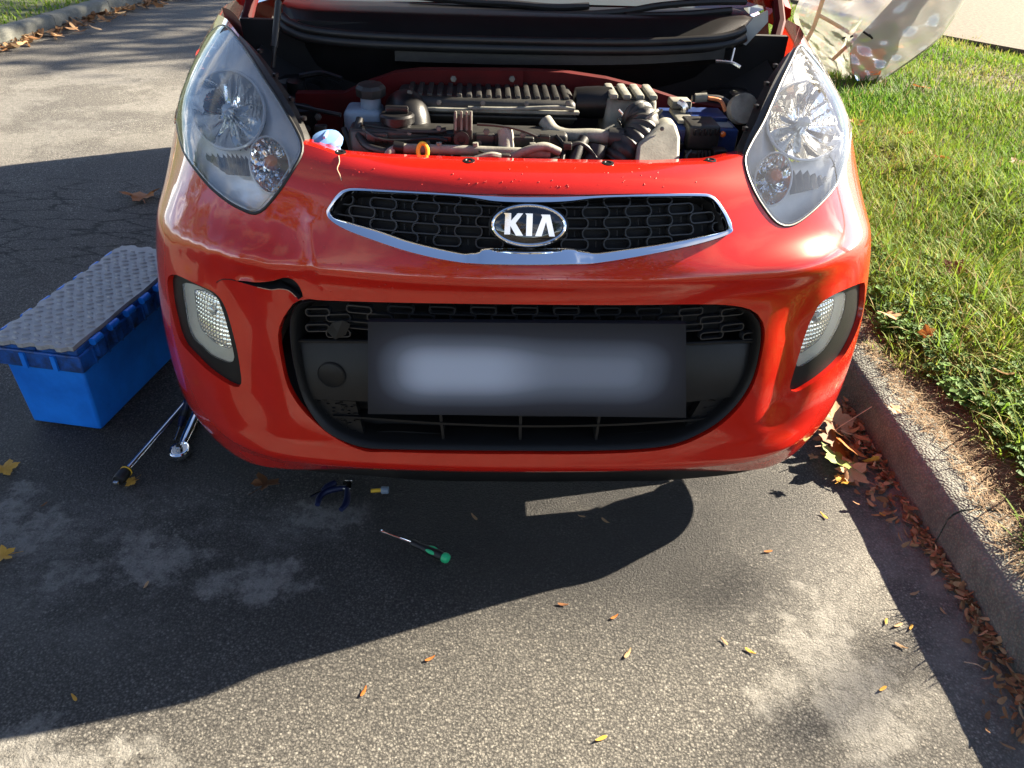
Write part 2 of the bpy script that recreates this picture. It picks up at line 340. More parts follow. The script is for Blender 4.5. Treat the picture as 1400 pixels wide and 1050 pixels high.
    # damp tarmac round the car, painted darker still to deepen the car's shadow
    wet_shade = mth('MAXIMUM', mth('MULTIPLY', blob(-0.55, 0.15, 1.5, 0.75, 0.6), 0.72), blob(0.10, 0.12, 0.95, 0.60, 0.7))
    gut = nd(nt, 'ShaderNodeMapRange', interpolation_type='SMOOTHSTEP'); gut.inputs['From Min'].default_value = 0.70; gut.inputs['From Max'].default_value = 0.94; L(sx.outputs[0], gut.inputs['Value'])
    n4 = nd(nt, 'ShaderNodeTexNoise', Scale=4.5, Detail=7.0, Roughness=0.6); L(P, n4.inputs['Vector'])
    wet_shade = mth('MULTIPLY', wet_shade, ramp(nt, n4.outputs['Fac'], [(0.25, (0.6,) * 3), (0.50, (1,) * 3)]).outputs[0])
    wet_shade = mth('SUBTRACT', wet_shade, mth('MULTIPLY', dn, 0.8), True)
    c2 = nd(nt, 'ShaderNodeMix', data_type='RGBA', blend_type='MULTIPLY'); L(wet_shade, c2.inputs[0]); L(c1.outputs[2], c2.inputs[6]); c2.inputs[7].default_value = (0.11, 0.11, 0.118, 1)
    # gutter tarmac painted paler so the kerb's shadow looks softer
    gutter_lift = mth('MULTIPLY', gut.outputs[0], ramp(nt, wn_.outputs['Fac'], [(0.38, (0.25,) * 3), (0.60, (0.8,) * 3)]).outputs[0])
    c2b = nd(nt, 'ShaderNodeMix', data_type='RGBA'); L(gutter_lift, c2b.inputs[0]); L(c2.outputs[2], c2b.inputs[6]); c2b.inputs[7].default_value = (0.30, 0.285, 0.25, 1); c2 = c2b
    # overall tone drift
    n5 = nd(nt, 'ShaderNodeTexNoise', Scale=0.9, Detail=5.0); L(P, n5.inputs['Vector'])
    tone = ramp(nt, n5.outputs['Fac'], [(0.3, (0.82, 0.82, 0.83)), (0.7, (1.18, 1.16, 1.10))])
    c3 = nd(nt, 'ShaderNodeMix', data_type='RGBA', blend_type='MULTIPLY'); c3.inputs[0].default_value = 1.0; L(c2.outputs[2], c3.inputs[6]); L(tone.outputs[0], c3.inputs[7])
    # old crazed tarmac on the left
    mp = nd(nt, 'ShaderNodeMapping'); mp.inputs['Scale'].default_value = (2.6, 7.0, 1); L(P, mp.inputs['Vector'])
    nz = nd(nt, 'ShaderNodeTexNoise', Scale=3.0, Detail=6.0, Roughness=0.7); L(mp.outputs[0], nz.inputs['Vector'])
    vs = nd(nt, 'ShaderNodeVectorMath', operation='SCALE'); vs.inputs['Scale'].default_value = 0.55; L(nz.outputs['Color'], vs.inputs[0])
    vd = nd(nt, 'ShaderNodeVectorMath', operation='ADD'); L(mp.outputs[0], vd.inputs[0]); L(vs.outputs[0], vd.inputs[1])
    cr = nd(nt, 'ShaderNodeTexVoronoi', feature='DISTANCE_TO_EDGE', Scale=1.6); L(vd.outputs[0], cr.inputs['Vector'])
    ck = ramp(nt, cr.outputs['Distance'], [(0.012, (1, 1, 1)), (0.05, (0, 0, 0))])
    zone = blob(-1.75, 1.75, 1.15, 0.62, 0.5)
    nzz = ramp(nt, n4.outputs['Fac'], [(0.40, (0, 0, 0)), (0.52, (1, 1, 1))])
    ckm = mth('MULTIPLY', mth('MULTIPLY', ck.outputs[0], zone), nzz.outputs[0])
    c4 = nd(nt, 'ShaderNodeMix', data_type='RGBA'); L(ckm, c4.inputs[0]); L(c3.outputs[2], c4.inputs[6]); c4.inputs[7].default_value = (0.012, 0.012, 0.012, 1)
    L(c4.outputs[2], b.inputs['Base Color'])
    rg = nd(nt, 'ShaderNodeMapRange'); rg.inputs['To Min'].default_value = 0.80; rg.inputs['To Max'].default_value = 0.5; L(wet_shade, rg.inputs['Value']); L(rg.outputs[0], b.inputs['Roughness']); b.inputs['Specular IOR Level'].default_value = 0.28
    # relief of the chippings
    h = mth('MULTIPLY', mth('SUBTRACT', 1.0, mth('MULTIPLY', v1.outputs['Distance'], 1.3)), 1.0)
    h = mth('ADD', h, mth('MULTIPLY', v2.outputs['Distance'], -0.35))
    h = mth('ADD', h, mth('MULTIPLY', sep.outputs[1], 0.7))
    h = mth('ADD', mth('MULTIPLY', h, 0.6), mth('MULTIPLY', gx_.outputs['Fac'], 2.6))
    keep = mth('SUBTRACT', 1.0, mth('MULTIPLY', dn, 0.75))
    h = mth('MULTIPLY', h, keep)
    h = mth('SUBTRACT', h, mth('MULTIPLY', ckm, 3.0))
    bp = nd(nt, 'ShaderNodeBump', Strength=0.9, Distance=0.0050); L(h, bp.inputs['Height']); L(bp.outputs[0], b.inputs['Normal'])
    return m
M['asphalt'] = make_asphalt()
LK = catmull([(-3.75, -25), (-3.75, -6), (-3.72, 1), (-3.62, 3.6), (-3.53, 4.89), (-3.46, 5.5), (-3.38, 6.3), (-3.18, 7.3), (-2.75, 8.6), (-1.9, 10.8), (0.2, 15), (3, 20)], 90)
rd = [(kx(Y) + 0.02, Y, 0) for Y in np.linspace(-25, 14, 40)]
left = [(x - 0.02, y, 0) for x, y in LK]
bmv = MB(); b0 = len(left)
road_v = []
for x, y, z in left: road_v.append((x, y, 0))
n = len(left)
RY = np.linspace(-25, 20, n)
for Y in RY: road_v.append((kx(Y) + 0.02, Y, 0))
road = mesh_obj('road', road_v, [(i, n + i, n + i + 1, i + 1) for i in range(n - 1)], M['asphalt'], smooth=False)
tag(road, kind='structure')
M['soil'] = pm('verge_soil', (0.050, 0.036, 0.022), 0.95, color2=(0.10, 0.085, 0.04), vscale=18, bump=0.8, bscale=60)
M['far_ground'] = pm('far_ground', (0.06, 0.075, 0.025), 0.95, var=0.3, vscale=0.6)
gnd = mesh_obj('ground', [(-250, -250, -0.06), (250, -250, -0.06), (250, 250, -0.06), (-250, 250, -0.06)], [(0, 1, 2, 3)], M['far_ground'], smooth=False)
tag(gnd, kind='structure')
def vz(x, Y):                                    # height of the right verge
    d = np.maximum(0, x - kx(Y) - 0.12)
    return 0.098 + 0.05 * (1 - np.exp(-d / 0.35)) + 0.010 * np.sin(x * 5.1 + 1.7 * Y) * np.minimum(1, d * 3) + 0.008 * np.sin(Y * 6.3 - 2 * x) * np.minimum(1, d * 3)
xs = np.concatenate([np.linspace(0, 1.2, 25), np.linspace(1.3, 5, 25), np.array([8, 15, 40])]); ys = np.concatenate([[-25, -8, -3], np.linspace(-1.5, 9, 71), [12, 16, 25]])
vv, ff = [], []
for Y in ys:
    for x in xs:
        X = kx(Y) + 0.118 + x; vv.append((X, Y, float(vz(X, Y))))
nx_ = len(xs)
for j in range(len(ys) - 1):
    for i in range(nx_ - 1): ff.append((j * nx_ + i, j * nx_ + i + 1, (j + 1) * nx_ + i + 1, (j + 1) * nx_ + i))
tag(mesh_obj('verge', vv, ff, M['soil']), kind='structure')
lv, lf = [], []
for x, y in LK: lv += [(x - 0.115, y, 0.095), (x - 1.0, y, 0.13), (x - 30, y, 0.5)]
for i in range(len(LK) - 1):
    for k in range(2): lf.append((3 * i + k, 3 * i + 3 + k, 3 * i + 4 + k, 3 * i + 1 + k))
tag(mesh_obj('left_verge', lv, lf, M['far_ground']), kind='structure')
# tan paved drive beyond the verge
M['drive'] = pm('tan_tarmac', (0.040, 0.029, 0.019), 0.9, color2=(0.13, 0.098, 0.064), vscale=34, bump=0.9, bscale=90)
dp = [(3.55, 5.95), (3.80, 5.62), (4.20, 5.02), (5.1, 3.7), (14, 3.7), (14, 22), (2.6, 22), (3.0, 8)]
tag(MB().prism([(x, y, 0.180) for x, y in dp], (0, 0, -0.1)).build('driveway', M['drive'], smooth=False), kind='structure')

# kerbs: concrete stones with a chamfered nose
def make_kerb_mat():
    m, nt, b = new_mat('kerb_concrete'); L = nt.links.new; tc = nd(nt, 'ShaderNodeTexCoord')
    n = nd(nt, 'ShaderNodeTexNoise', Scale=7.0, Detail=8.0, Roughness=0.7); L(tc.outputs['Object'], n.inputs['Vector'])
    r = ramp(nt, n.outputs['Fac'], [(0.25, (0.060, 0.064, 0.055)), (0.55, (0.135, 0.140, 0.122)), (0.8, (0.225, 0.225, 0.195))])
    v = nd(nt, 'ShaderNodeTexVoronoi', Scale=170.0); L(tc.outputs['Object'], v.inputs['Vector'])
    r2 = ramp(nt, v.outputs['Distance'], [(0.15, (1.25, 1.2, 1.1)), (0.6, (0.65, 0.65, 0.65))])
    mx = nd(nt, 'ShaderNodeMix', data_type='RGBA', blend_type='MULTIPLY'); mx.inputs[0].default_value = 0.8; L(r.outputs[0], mx.inputs[6]); L(r2.outputs[0], mx.inputs[7])
    L(mx.outputs[2], b.inputs['Base Color']); b.inputs['Roughness'].default_value = 0.9
    ad = nd(nt, 'ShaderNodeMath', operation='ADD'); L(n.outputs['Fac'], ad.inputs[0]); L(v.outputs['Distance'], ad.inputs[1])
    bp = nd(nt, 'ShaderNodeBump', Strength=0.8, Distance=0.004); L(ad.outputs[0], bp.inputs['Height']); L(bp.outputs[0], b.inputs['Normal'])
    return m
M['kerb'] = make_kerb_mat()
def kerb_stone(p0, p1, parent, h=0.11, w=0.125):
    p0, p1 = np.array(p0), np.array(p1); d = p1 - p0; Ln = np.linalg.norm(d); d /= Ln; nrm = np.array([d[1], -d[0]])   # away from the road: +x side for a kerb running +Y
    prof = [(0.0, -0.05), (0.004, h - 0.028), (0.012, h - 0.012), (0.026, h - 0.003), (0.045, h), (w - 0.008, h), (w, h - 0.008), (w, -0.05)]
    k = max(2, int(Ln / 0.05)); rows = []
    for t in np.linspace(0.003, Ln - 0.003, k):
        q = p0 + d * t
        jt = [(a + RNG.normal(0, 0.0012), z + RNG.normal(0, 0.0010)) for a, z in prof]
        rows.append([(q[0] + nrm[0] * a, q[1] + nrm[1] * a, z) for a, z in jt])
    m = MB(); m.strip(rows); nP = len(prof)
    m.f.append(tuple(range(nP))); m.f.append(tuple((k - 1) * nP + i for i in range(nP)))
    return m.build('kerb_stone', M['kerb'], parent, angle=50)
kerb = mesh_obj('kerb', [(kx(-9) + 0.02, -9, -0.02), (kx(-9) + 0.11, -9, -0.02), (kx(12) + 0.11, 12, -0.02), (kx(12) + 0.02, 12, -0.02),
                         (kx(-9) + 0.02, -9, 0.07), (kx(-9) + 0.11, -9, 0.07), (kx(12) + 0.11, 12, 0.07), (kx(12) + 0.02, 12, 0.07)],
                [(0, 1, 2, 3), (4, 5, 6, 7), (0, 1, 5, 4), (2, 3, 7, 6), (0, 3, 7, 4), (1, 2, 6, 5)], M['soil'], smooth=False)
tag(kerb, kind='structure')
Y = -0.012 - 0.915 * 3
for i in range(9): kerb_stone((kx(Y), Y), (kx(Y + 0.915), Y + 0.915), kerb); Y += 0.915
lk = mesh_obj('far_kerb', [(x - 0.05, y, -0.02) for x, y in LK] + [(x - 0.05, y, 0.05) for x, y in LK], [(i, i + 1, len(LK) + i + 1, len(LK) + i) for i in range(len(LK) - 1)], M['soil'], smooth=False)
tag(lk, kind='structure')
seg = even(LK[(LK[:, 1] > 3) & (LK[:, 1] < 13)], 13, closed=False)
M_kf = M['kerb']
for a, c in zip(seg[:-1], seg[1:]):
    m = kerb_stone(c, a, lk)

# ------------------------------------------------------------------ scattered vegetation in bulk numpy meshes
def tri_mesh(name, V, T, mat, tone=None, parent=None):
    me = bpy.data.meshes.new(name); V = np.asarray(V, np.float32); T = np.asarray(T, np.int32)
    me.vertices.add(len(V)); me.vertices.foreach_set('co', V.ravel())
    me.loops.add(T.size); me.loops.foreach_set('vertex_index', T.ravel())
    me.polygons.add(len(T)); me.polygons.foreach_set('loop_start', np.arange(0, T.size, 3, dtype=np.int32)); me.polygons.foreach_set('loop_total', np.full(len(T), 3, np.int32))
    me.update(calc_edges=True); me.validate()
    me.polygons.foreach_set('use_smooth', [True] * len(me.polygons))
    if tone is not None:
        a = me.attributes.new('tone', 'FLOAT', 'POINT'); a.data.foreach_set('value', np.asarray(tone, np.float32))
    me.materials.append(mat)
    return parent_to(link(bpy.data.objects.new(name, me)), parent)
def leaf_mat(name, stops, rough=0.55, tl=0.35, attr='tone'):
    m, nt, b = new_mat(name); L = nt.links.new
    a = nd(nt, 'ShaderNodeAttribute', attribute_name=attr); r = ramp(nt, a.outputs['Fac'], stops)
    tc = nd(nt, 'ShaderNodeTexCoord'); n = nd(nt, 'ShaderNodeTexNoise', Scale=45.0, Detail=4.0); L(tc.outputs['Object'], n.inputs['Vector'])
    r2 = ramp(nt, n.outputs['Fac'], [(0.3, (0.72,) * 3), (0.7, (1.2,) * 3)])
    mx = nd(nt, 'ShaderNodeMix', data_type='RGBA', blend_type='MULTIPLY'); mx.inputs[0].default_value = 1; L(r.outputs[0], mx.inputs[6]); L(r2.outputs[0], mx.inputs[7])
    L(mx.outputs[2], b.inputs['Base Color']); b.inputs['Roughness'].default_value = rough; b.inputs['Specular IOR Level'].default_value = 0.15
    t = nd(nt, 'ShaderNodeBsdfTranslucent'); L(mx.outputs[2], t.inputs[0])
    ms = nd(nt, 'ShaderNodeMixShader'); ms.inputs[0].default_value = tl; L(b.outputs[0], ms.inputs[1]); L(t.outputs[0], ms.inputs[2]); L(ms.outputs[0], nt.nodes['Material Output'].inputs[0])
    return m
M['grass'] = leaf_mat('grass_blades', [(0.0, (0.30, 0.23, 0.10)), (0.14, (0.24, 0.21, 0.06)), (0.24, (0.19, 0.25, 0.028)), (0.6, (0.11, 0.20, 0.020)), (1.0, (0.055, 0.14, 0.015))], 0.7, 0.4)
M['straw'] = leaf_mat('dead_grass', [(0.0, (0.10, 0.062, 0.034)), (0.5, (0.22, 0.15, 0.085)), (1.0, (0.38, 0.29, 0.18))], 0.8, 0.15)
M['weed'] = leaf_mat('weed_leaves', [(0.0, (0.045, 0.10, 0.02)), (1.0, (0.10, 0.20, 0.035))], 0.7, 0.3)
def blades(name, X, Yy, Z, H, Wd, lean, mat, tone, curl=0.6, az=None):
    n = len(X); az = RNG.uniform(0, 2 * math.pi, n) if az is None else az
    dx, dy = np.cos(az), np.sin(az); sx_, sy_ = -dy, dx
    V = np.zeros((n, 7, 3)); t = [0, 0.38, 0.74, 1.0]; w = [1.0, 0.85, 0.55]
    for k in range(4):
        ang = lean + curl * t[k]
        # integrate a simple arc
        hh = H * t[k] * np.cos(np.clip(lean + curl * t[k] * 0.5, 0, 1.52)); oo = H * t[k] * np.sin(np.clip(lean + curl * t[k] * 0.5, 0, 1.52))
        cx, cy, cz = X + dx * oo, Yy + dy * oo, Z + hh
        if k < 3:
            V[:, 2 * k, 0] = cx - sx_ * Wd * w[k] / 2; V[:, 2 * k, 1] = cy - sy_ * Wd * w[k] / 2; V[:, 2 * k, 2] = cz
            V[:, 2 * k + 1, 0] = cx + sx_ * Wd * w[k] / 2; V[:, 2 * k + 1, 1] = cy + sy_ * Wd * w[k] / 2; V[:, 2 * k + 1, 2] = cz
        else: V[:, 6, 0] = cx; V[:, 6, 1] = cy; V[:, 6, 2] = cz
    T0 = np.array([[0, 1, 3], [0, 3, 2], [2, 3, 5], [2, 5, 4], [4, 5, 6]])
    T = (np.arange(n)[:, None, None] * 7 + T0[None]).reshape(-1, 3)
    return tri_mesh(name, V.reshape(-1, 3), T, mat, np.repeat(tone, 7))
def scatter(n, x0, x1, y0, y1):
    X = RNG.uniform(x0, x1, n); Yv = RNG.uniform(y0, y1, n); return X, Yv
def patch(X, Yv, s=1.0):                         # slow variation of tone over the lawn
    return 0.5 + 0.25 * np.sin(X * 3.1 * s + 1.3 * np.sin(Yv * 2.2 * s)) + 0.25 * np.sin(Yv * 4.1 * s + 2 * np.sin(X * 1.7 * s) + 1)
gx, gy = [], []
for n_, a in ((46000, (1.03, 2.1, -0.55, 1.6)), (42000, (1.1, 3.3, 1.6, 3.6)), (46000, (1.2, 4.7, 3.6, 7.5))):
    X, Yv = scatter(n_, *a); gx.append(X); gy.append(Yv)
X = np.concatenate(gx); Yv = np.concatenate(gy)
edge = kx(Yv) + 0.155 + 0.05 * np.sin(Yv * 7) + 0.035 * np.sin(Yv * 17 + 1)
inD = (X - 3.80) * 0.60 + (Yv - 5.62) * 0.40 + RNG.normal(0, 0.05, len(X)) > 0.05
keep = (X > edge + np.abs(RNG.normal(0, 0.06, len(X)))) & ~inD
X, Yv = X[keep], Yv[keep]; n_ = len(X); pt = patch(X, Yv)
tone = np.clip(0.24 + 0.62 * pt + RNG.normal(0, 0.17, n_), 0, 1); dry = RNG.random(n_) < 0.07; tone[dry] = RNG.uniform(0, 0.16, dry.sum())
Hh = RNG.uniform(0.035, 0.095, n_) * (0.75 + 0.5 * pt); Hh = np.where(Yv > 2.0, Hh * 0.9, Hh)
wide = np.where(Yv > 3.0, 0.0065, 0.0042) * RNG.uniform(0.7, 1.3, n_)
azb = RNG.vonmises(math.pi * 0.9, 0.5, n_) + 1.2 * np.sin(X * 2.3 + Yv * 1.1)
tag(blades('grass', X, Yv, vz(X, Yv) - 0.004, Hh, wide, np.abs(RNG.normal(0.45, 0.35, n_)), M['grass'], tone, curl=RNG.uniform(0.3, 1.3, n_), az=azb),
    'green and straw-yellow grass growing on the verge beside the kerb', 'grass', kind='stuff')
X, Yv = scatter(16000, -7.5, -3.0, 4.0, 9.5); LX = np.interp(Yv, LK[:, 1], LK[:, 0]) - 0.14
k_ = X < LX; X, Yv = X[k_], Yv[k_]; n_ = len(X)
tag(blades('far_grass', X, Yv, np.full(n_, 0.095), RNG.uniform(0.03, 0.07, n_), np.full(n_, 0.011), np.abs(RNG.normal(0.3, 0.3, n_)), M['grass'], np.clip(RNG.normal(0.5, 0.2, n_), 0.15, 1)),
    'sunlit grass behind the far kerb across the road', 'grass', kind='stuff')
# longer scruffy tufts towards the kerb
n_ = 5200; tc_x = RNG.uniform(1.12, 2.3, 260); tc_y = RNG.uniform(-0.5, 2.6, 260); ti = RNG.integers(0, 260, n_)
X = tc_x[ti] + RNG.normal(0, 0.028, n_); Yv = tc_y[ti] + RNG.normal(0, 0.028, n_); k_ = X > kx(Yv) + 0.24; X, Yv = X[k_], Yv[k_]; n_ = len(X)
tag(blades('grass_tufts', X, Yv, vz(X, Yv) - 0.004, RNG.uniform(0.08, 0.17, n_), RNG.uniform(0.004, 0.0065, n_), np.abs(RNG.normal(0.35, 0.3, n_)), M['grass'], np.clip(RNG.normal(0.42, 0.22, n_), 0, 1), curl=RNG.uniform(0.6, 1.6, n_)),
    'taller scruffy grass tufts on the verge near the kerb', 'grass', kind='stuff')
# dead grass and needles lying along the kerb top
n_ = 9500; Yv = RNG.uniform(-0.6, 2.2, n_); off = np.abs(RNG.normal(0.06, 0.06, n_)) + 0.062 + 0.03 * (np.sin(Yv * 5.3) + np.sin(Yv * 13.1)) * 0.35
X = kx(Yv) + off; zz = np.where(off < 0.125, 0.112, vz(X, Yv) + 0.002) + RNG.uniform(0, 0.008, n_)
tag(blades('dead_grass', X, Yv, zz, RNG.uniform(0.015, 0.05, n_), RNG.uniform(0.0010, 0.0022, n_), RNG.uniform(1.42, 1.52, n_), M['straw'], RNG.random(n_) ** 1.5, curl=0.02),
    'brown dead grass and needles lying along the top of the kerb', 'dead grass', kind='stuff')
# low broad-leaved weeds at the edge of the grass
def weed_patch():
    V, T, tn = [], [], []
    for c in range(230):
        Yc = RNG.uniform(-0.45, 1.5); Xc = kx(Yc) + 0.20 + abs(RNG.normal(0, 0.13)) + 0.03 * math.sin(Yc * 7); zc = float(vz(Xc, Yc))
        th = RNG.random()
        for l in range(RNG.integers(7, 15)):
            a = RNG.uniform(0, 6.28); r = RNG.uniform(0.008, 0.045); h = RNG.uniform(0.006, 0.045); s = RNG.uniform(0.006, 0.013)
            cx, cy, cz = Xc + r * math.cos(a), Yc + r * math.sin(a), zc + h
            tx = np.array([math.cos(a), math.sin(a), RNG.uniform(-0.5, 0.5)]); tx /= np.linalg.norm(tx); ty = np.cross((0, 0, 1), tx); ty /= np.linalg.norm(ty)
            b0 = len(V); C = np.array([cx, cy, cz])
            sh = [(-1.5, 0), (-0.7, 0.5), (-0.2, 0.45), (0.2, 0.95), (0.8, 0.7), (1.3, 0.0), (0.8, -0.7), (0.2, -0.95), (-0.2, -0.45), (-0.7, -0.5)]
            V.append(C + np.array([0, 0, -0.002])); V += [C + s * (p * tx + q * ty) + np.array([0, 0, 0.25 * s * abs(q)]) for p, q in sh]
            T += [(b0, b0 + 1 + i, b0 + 1 + (i + 1) % 10) for i in range(10)]; tn += [np.clip(th + RNG.normal(0, .2), 0, 1)] * 11
    return V, T, tn
V, T, tn = weed_patch()
tag(tri_mesh('weeds', V, T, M['weed'], tn), 'low broad-leaved green weeds at the kerb edge of the grass', 'weeds', kind='stuff')

# ================================================================== the car: one smooth body surface, cut into panels
ROWS = [
 [(0,.045,.168),(.28,.050,.166),(.50,.066,.152),(.620,.114,.152),(.712,.198,.172),(.755,.29,.187),(.757,.42,.20)],
 [(0,.002,.225),(.28,.010,.225),(.51,.046,.222),(.645,.112,.230),(.737,.203,.25),(.778,.30,.265),(.785,.42,.27)],
 [(0,.004,.36),(.28,.016,.36),(.52,.058,.36),(.66,.125,.37),(.750,.220,.385),(.782,.32,.395),(.788,.42,.40)],
 [(0,.008,.48),(.28,.022,.48),(.51,.069,.48),(.655,.140,.49),(.745,.235,.50),(.778,.335,.505),(.785,.43,.505)],
 [(0,.012,.595),(.28,.028,.595),(.49,.080,.597),(.635,.152,.60),(.728,.248,.605),(.768,.355,.605),(.782,.455,.605)],
 [(0,-.002,.64),(.275,.018,.64),(.475,.080,.645),(.615,.160,.65),(.71,.265,.655),(.755,.38,.655),(.777,.495,.65)],
 [(0,.025,.70),(.27,.048,.70),(.445,.108,.705),(.583,.190,.722),(.675,.297,.735),(.733,.425,.735),(.77,.555,.72)],
 [(0,.052,.76),(.26,.077,.757),(.42,.135,.765),(.555,.225,.795),(.652,.340,.81),(.718,.48,.805),(.765,.65,.79)],
 [(0,.085,.797),(.25,.110,.795),(.395,.172,.805),(.520,.288,.855),(.617,.415,.877),(.690,.57,.872),(.752,.76,.85)],
 [(0,.130,.814),(.24,.155,.812),(.38,.210,.832),(.480,.350,.905),(.563,.500,.940),(.632,.66,.952),(.720,.88,.93)],
]
NET = []
for r in ROWS:
    r = np.array(r, float); NET.append(np.concatenate([r[:0:-1] * [-1, 1, 1], r]))
NET = np.array(NET); NV, NU = NET.shape[0], NET.shape[1]
def spline_basis(n):
    A = np.zeros((n, n)); D = np.zeros((n, n)); A[0, 0] = A[-1, -1] = 1
    for i in range(1, n - 1):
        A[i, i - 1:i + 2] = (1, 4, 1); D[i, i - 1:i + 2] = (6, -12, 6)
    return np.linalg.solve(A, D)                 # second derivatives of the natural cubic spline
SU2, SV2 = spline_basis(NU), spline_basis(NV)
def basis(t, n, S2):
    t = np.clip(np.asarray(t, float), 0, n - 1); i = np.minimum(t.astype(int), n - 2); f = t - i
    I = np.eye(n); g = 1 - f
    return I[i] * g[:, None] + I[i + 1] * f[:, None] + ((g ** 3 - g)[:, None] * S2[i] + (f ** 3 - f)[:, None] * S2[i + 1]) / 6
def raw(uv):
    uv = np.atleast_2d(uv); return np.einsum('ki,kj,ijc->kc', basis(uv[:, 1], NV, SV2), basis(uv[:, 0], NU, SU2), NET)
def rawn(uv, h=1e-3):
    uv = np.atleast_2d(uv); du = raw(uv + [h, 0]) - raw(uv - [h, 0]); dv = raw(uv + [0, h]) - raw(uv - [0, h])
    n = np.cross(du, dv); return n / (np.linalg.norm(n, axis=1)[:, None] + 1e-12)
WN = [(RNG.uniform(40, 130, 3) * RNG.choice([-1, 1], 3), RNG.uniform(0, 6.28)) for _ in range(7)]
def ss(x, a, b): t = np.clip((x - a) / (b - a), 0, 1); return t * t * (3 - 2 * t)
def disp(P):                                     # crash damage on the car's left of the picture, and a soft chin ledge
    x, z = P[:, 0], P[:, 2]
    w = ss(x, -0.74, -0.60) * (1 - ss(x, -0.46, -0.36)) * ss(z, 0.48, 0.56) * (1 - ss(z, 0.68, 0.75))
    d = 0.00026 * w * sum(np.sin(P @ k + p) for k, p in WN)
    t = np.maximum(0, (-0.376 - 0.12 * (z - 0.6) - x) / 0.085); d = d - 0.012 * t * np.exp(1 - 1.8 * t) * ss(z, 0.57, 0.61) * (1 - ss(z, 0.69, 0.75))
    zc_ = np.interp(x, [-.532, -.50, -.471, -.447, -.432, -.422, -.414], [.586, .586, .589, .595, .593, .585, .57])   # torn lower lip pushed out of line
    d = d + 0.010 * ss(x, -0.56, -0.47) * (x < -0.405) * ss(zc_ - z, -0.002, 0.003) * np.exp(-np.maximum(0, zc_ - z) / 0.035)
    ax = np.abs(x)                               # hollow between lower grille and fog lamp, ridge running down to the lip corner
    d = d - 0.014 * np.exp(-((ax - 0.545) / 0.045) ** 2) * ss(z, 0.24, 0.34) * (1 - ss(z, 0.50, 0.60))
    d = d + 0.010 * np.exp(-((z - 0.215 - 0.10 * np.maximum(0, ax - 0.5)) / 0.022) ** 2) * (1 - ss(ax, 0.55, 0.68))
    d = d + 0.0185 * np.exp(-((ax - 0.525) / 0.10) ** 2 - ((z - 0.632) / 0.032) ** 2)   # shoulder below the lamp
    return d
def S(uv, off=0.0):
    P = raw(uv); N = rawn(uv); return P + N * (disp(P)[:, None] + (off if np.isscalar(off) else np.asarray(off)[:, None]))
def SN(uv, h=4e-3):
    uv = np.atleast_2d(uv); du = S(uv + [h, 0]) - S(uv - [h, 0]); dv = S(uv + [0, h]) - S(uv - [0, h])
    n = np.cross(du, dv); return n / (np.linalg.norm(n, axis=1)[:, None] + 1e-12)
_gu, _gv = np.meshgrid(np.linspace(0.3, NU - 1.3, 150), np.linspace(0, NV - 1, 110)); GUV = np.stack([_gu.ravel(), _gv.ravel()], 1)
GP = S(GUV); GQ = proj(GP); GF = np.einsum('kc,kc->k', SN(GUV), CAM - GP) > 0
def inv(px, py, off=0.0):                        # pixel ray -> (u, v) on the body surface
    d2 = np.where(GF, (GQ[:, 0] - px) ** 2 + (GQ[:, 1] - py) ** 2, 1e12); uv = GUV[np.argmin(d2)].copy(); best = (1e9, uv.copy()); T = np.array([px, py], float)
    for _ in range(9):
        q = proj(S(np.array([uv, uv + [1e-3, 0], uv + [0, 1e-3]]), off)); e = T - q[0]
        if e @ e < best[0]: best = (e @ e, uv.copy())
        if e @ e < 0.02: break
        J = np.stack([(q[1] - q[0]) / 1e-3, (q[2] - q[0]) / 1e-3], 1)
        st = np.linalg.solve(J.T @ J + np.eye(2) * 0.5, J.T @ e); st = np.clip(st, -0.4, 0.4)
        uv = np.clip(uv + st, [0.1, 0], [NU - 1.1, NV - 1])
    return best[1]
def trace(pts, n, closed=True, off=0.0):
    return np.array([inv(p[0], p[1], off) for p in even(catmull(pts, 6 * len(pts), closed), n, closed)])
def pip(Q, poly):
    x, y = Q[:, 0], Q[:, 1]; r = np.zeros(len(Q), bool); a = poly; b = np.roll(poly, -1, 0)
    for (x0, y0), (x1, y1) in zip(a, b):
        c = (y0 > y) != (y1 > y); r ^= c & (x < (x1 - x0) * (y - y0) / (y1 - y0 + 1e-15) + x0)
    return r
VS = 0.5
def cdt(loops, opens, step, box):
    """triangulate the (u,v) box with the given loops/polylines as edges"""
    V, E = [], []
    for Lp, cl in [(l, True) for l in loops] + [(o, False) for o in opens]:
        b = len(V); V += [tuple(p) for p in Lp]; m = len(Lp)
        E += [(b + i, b + (i + 1) % m) for i in range(m if cl else m - 1)]
    C = np.array(V) if V else np.zeros((0, 2))
    gu, gv = np.meshgrid(np.arange(box[0], box[1] + 1e-6, step), np.arange(box[2], box[3] + 1e-6, step / VS)); G = np.stack([gu.ravel(), gv.ravel()], 1)
    G[:, 0] = np.minimum(G[:, 0], box[1]); G[:, 1] = np.minimum(G[:, 1], box[3])
    if len(C):
        ok = np.ones(len(G), bool)
        for i in range(0, len(G), 2000):
            g = G[i:i + 2000]; dd = np.min(((g[:, None, 0] - C[None, :, 0]) ** 2 + ((g[:, None, 1] - C[None, :, 1]) * VS) ** 2), axis=1); ok[i:i + 2000] = dd > (step * 0.42) ** 2
        G = G[ok]
    allv = V + [tuple(p) for p in G]
    r = delaunay_2d_cdt([Vector((p[0], p[1] * VS)) for p in allv], E, [], 0, 1e-7)
    vo = np.array([(p.x, p.y / VS) for p in r[0]]); return vo, np.array([list(f) for f in r[2]])
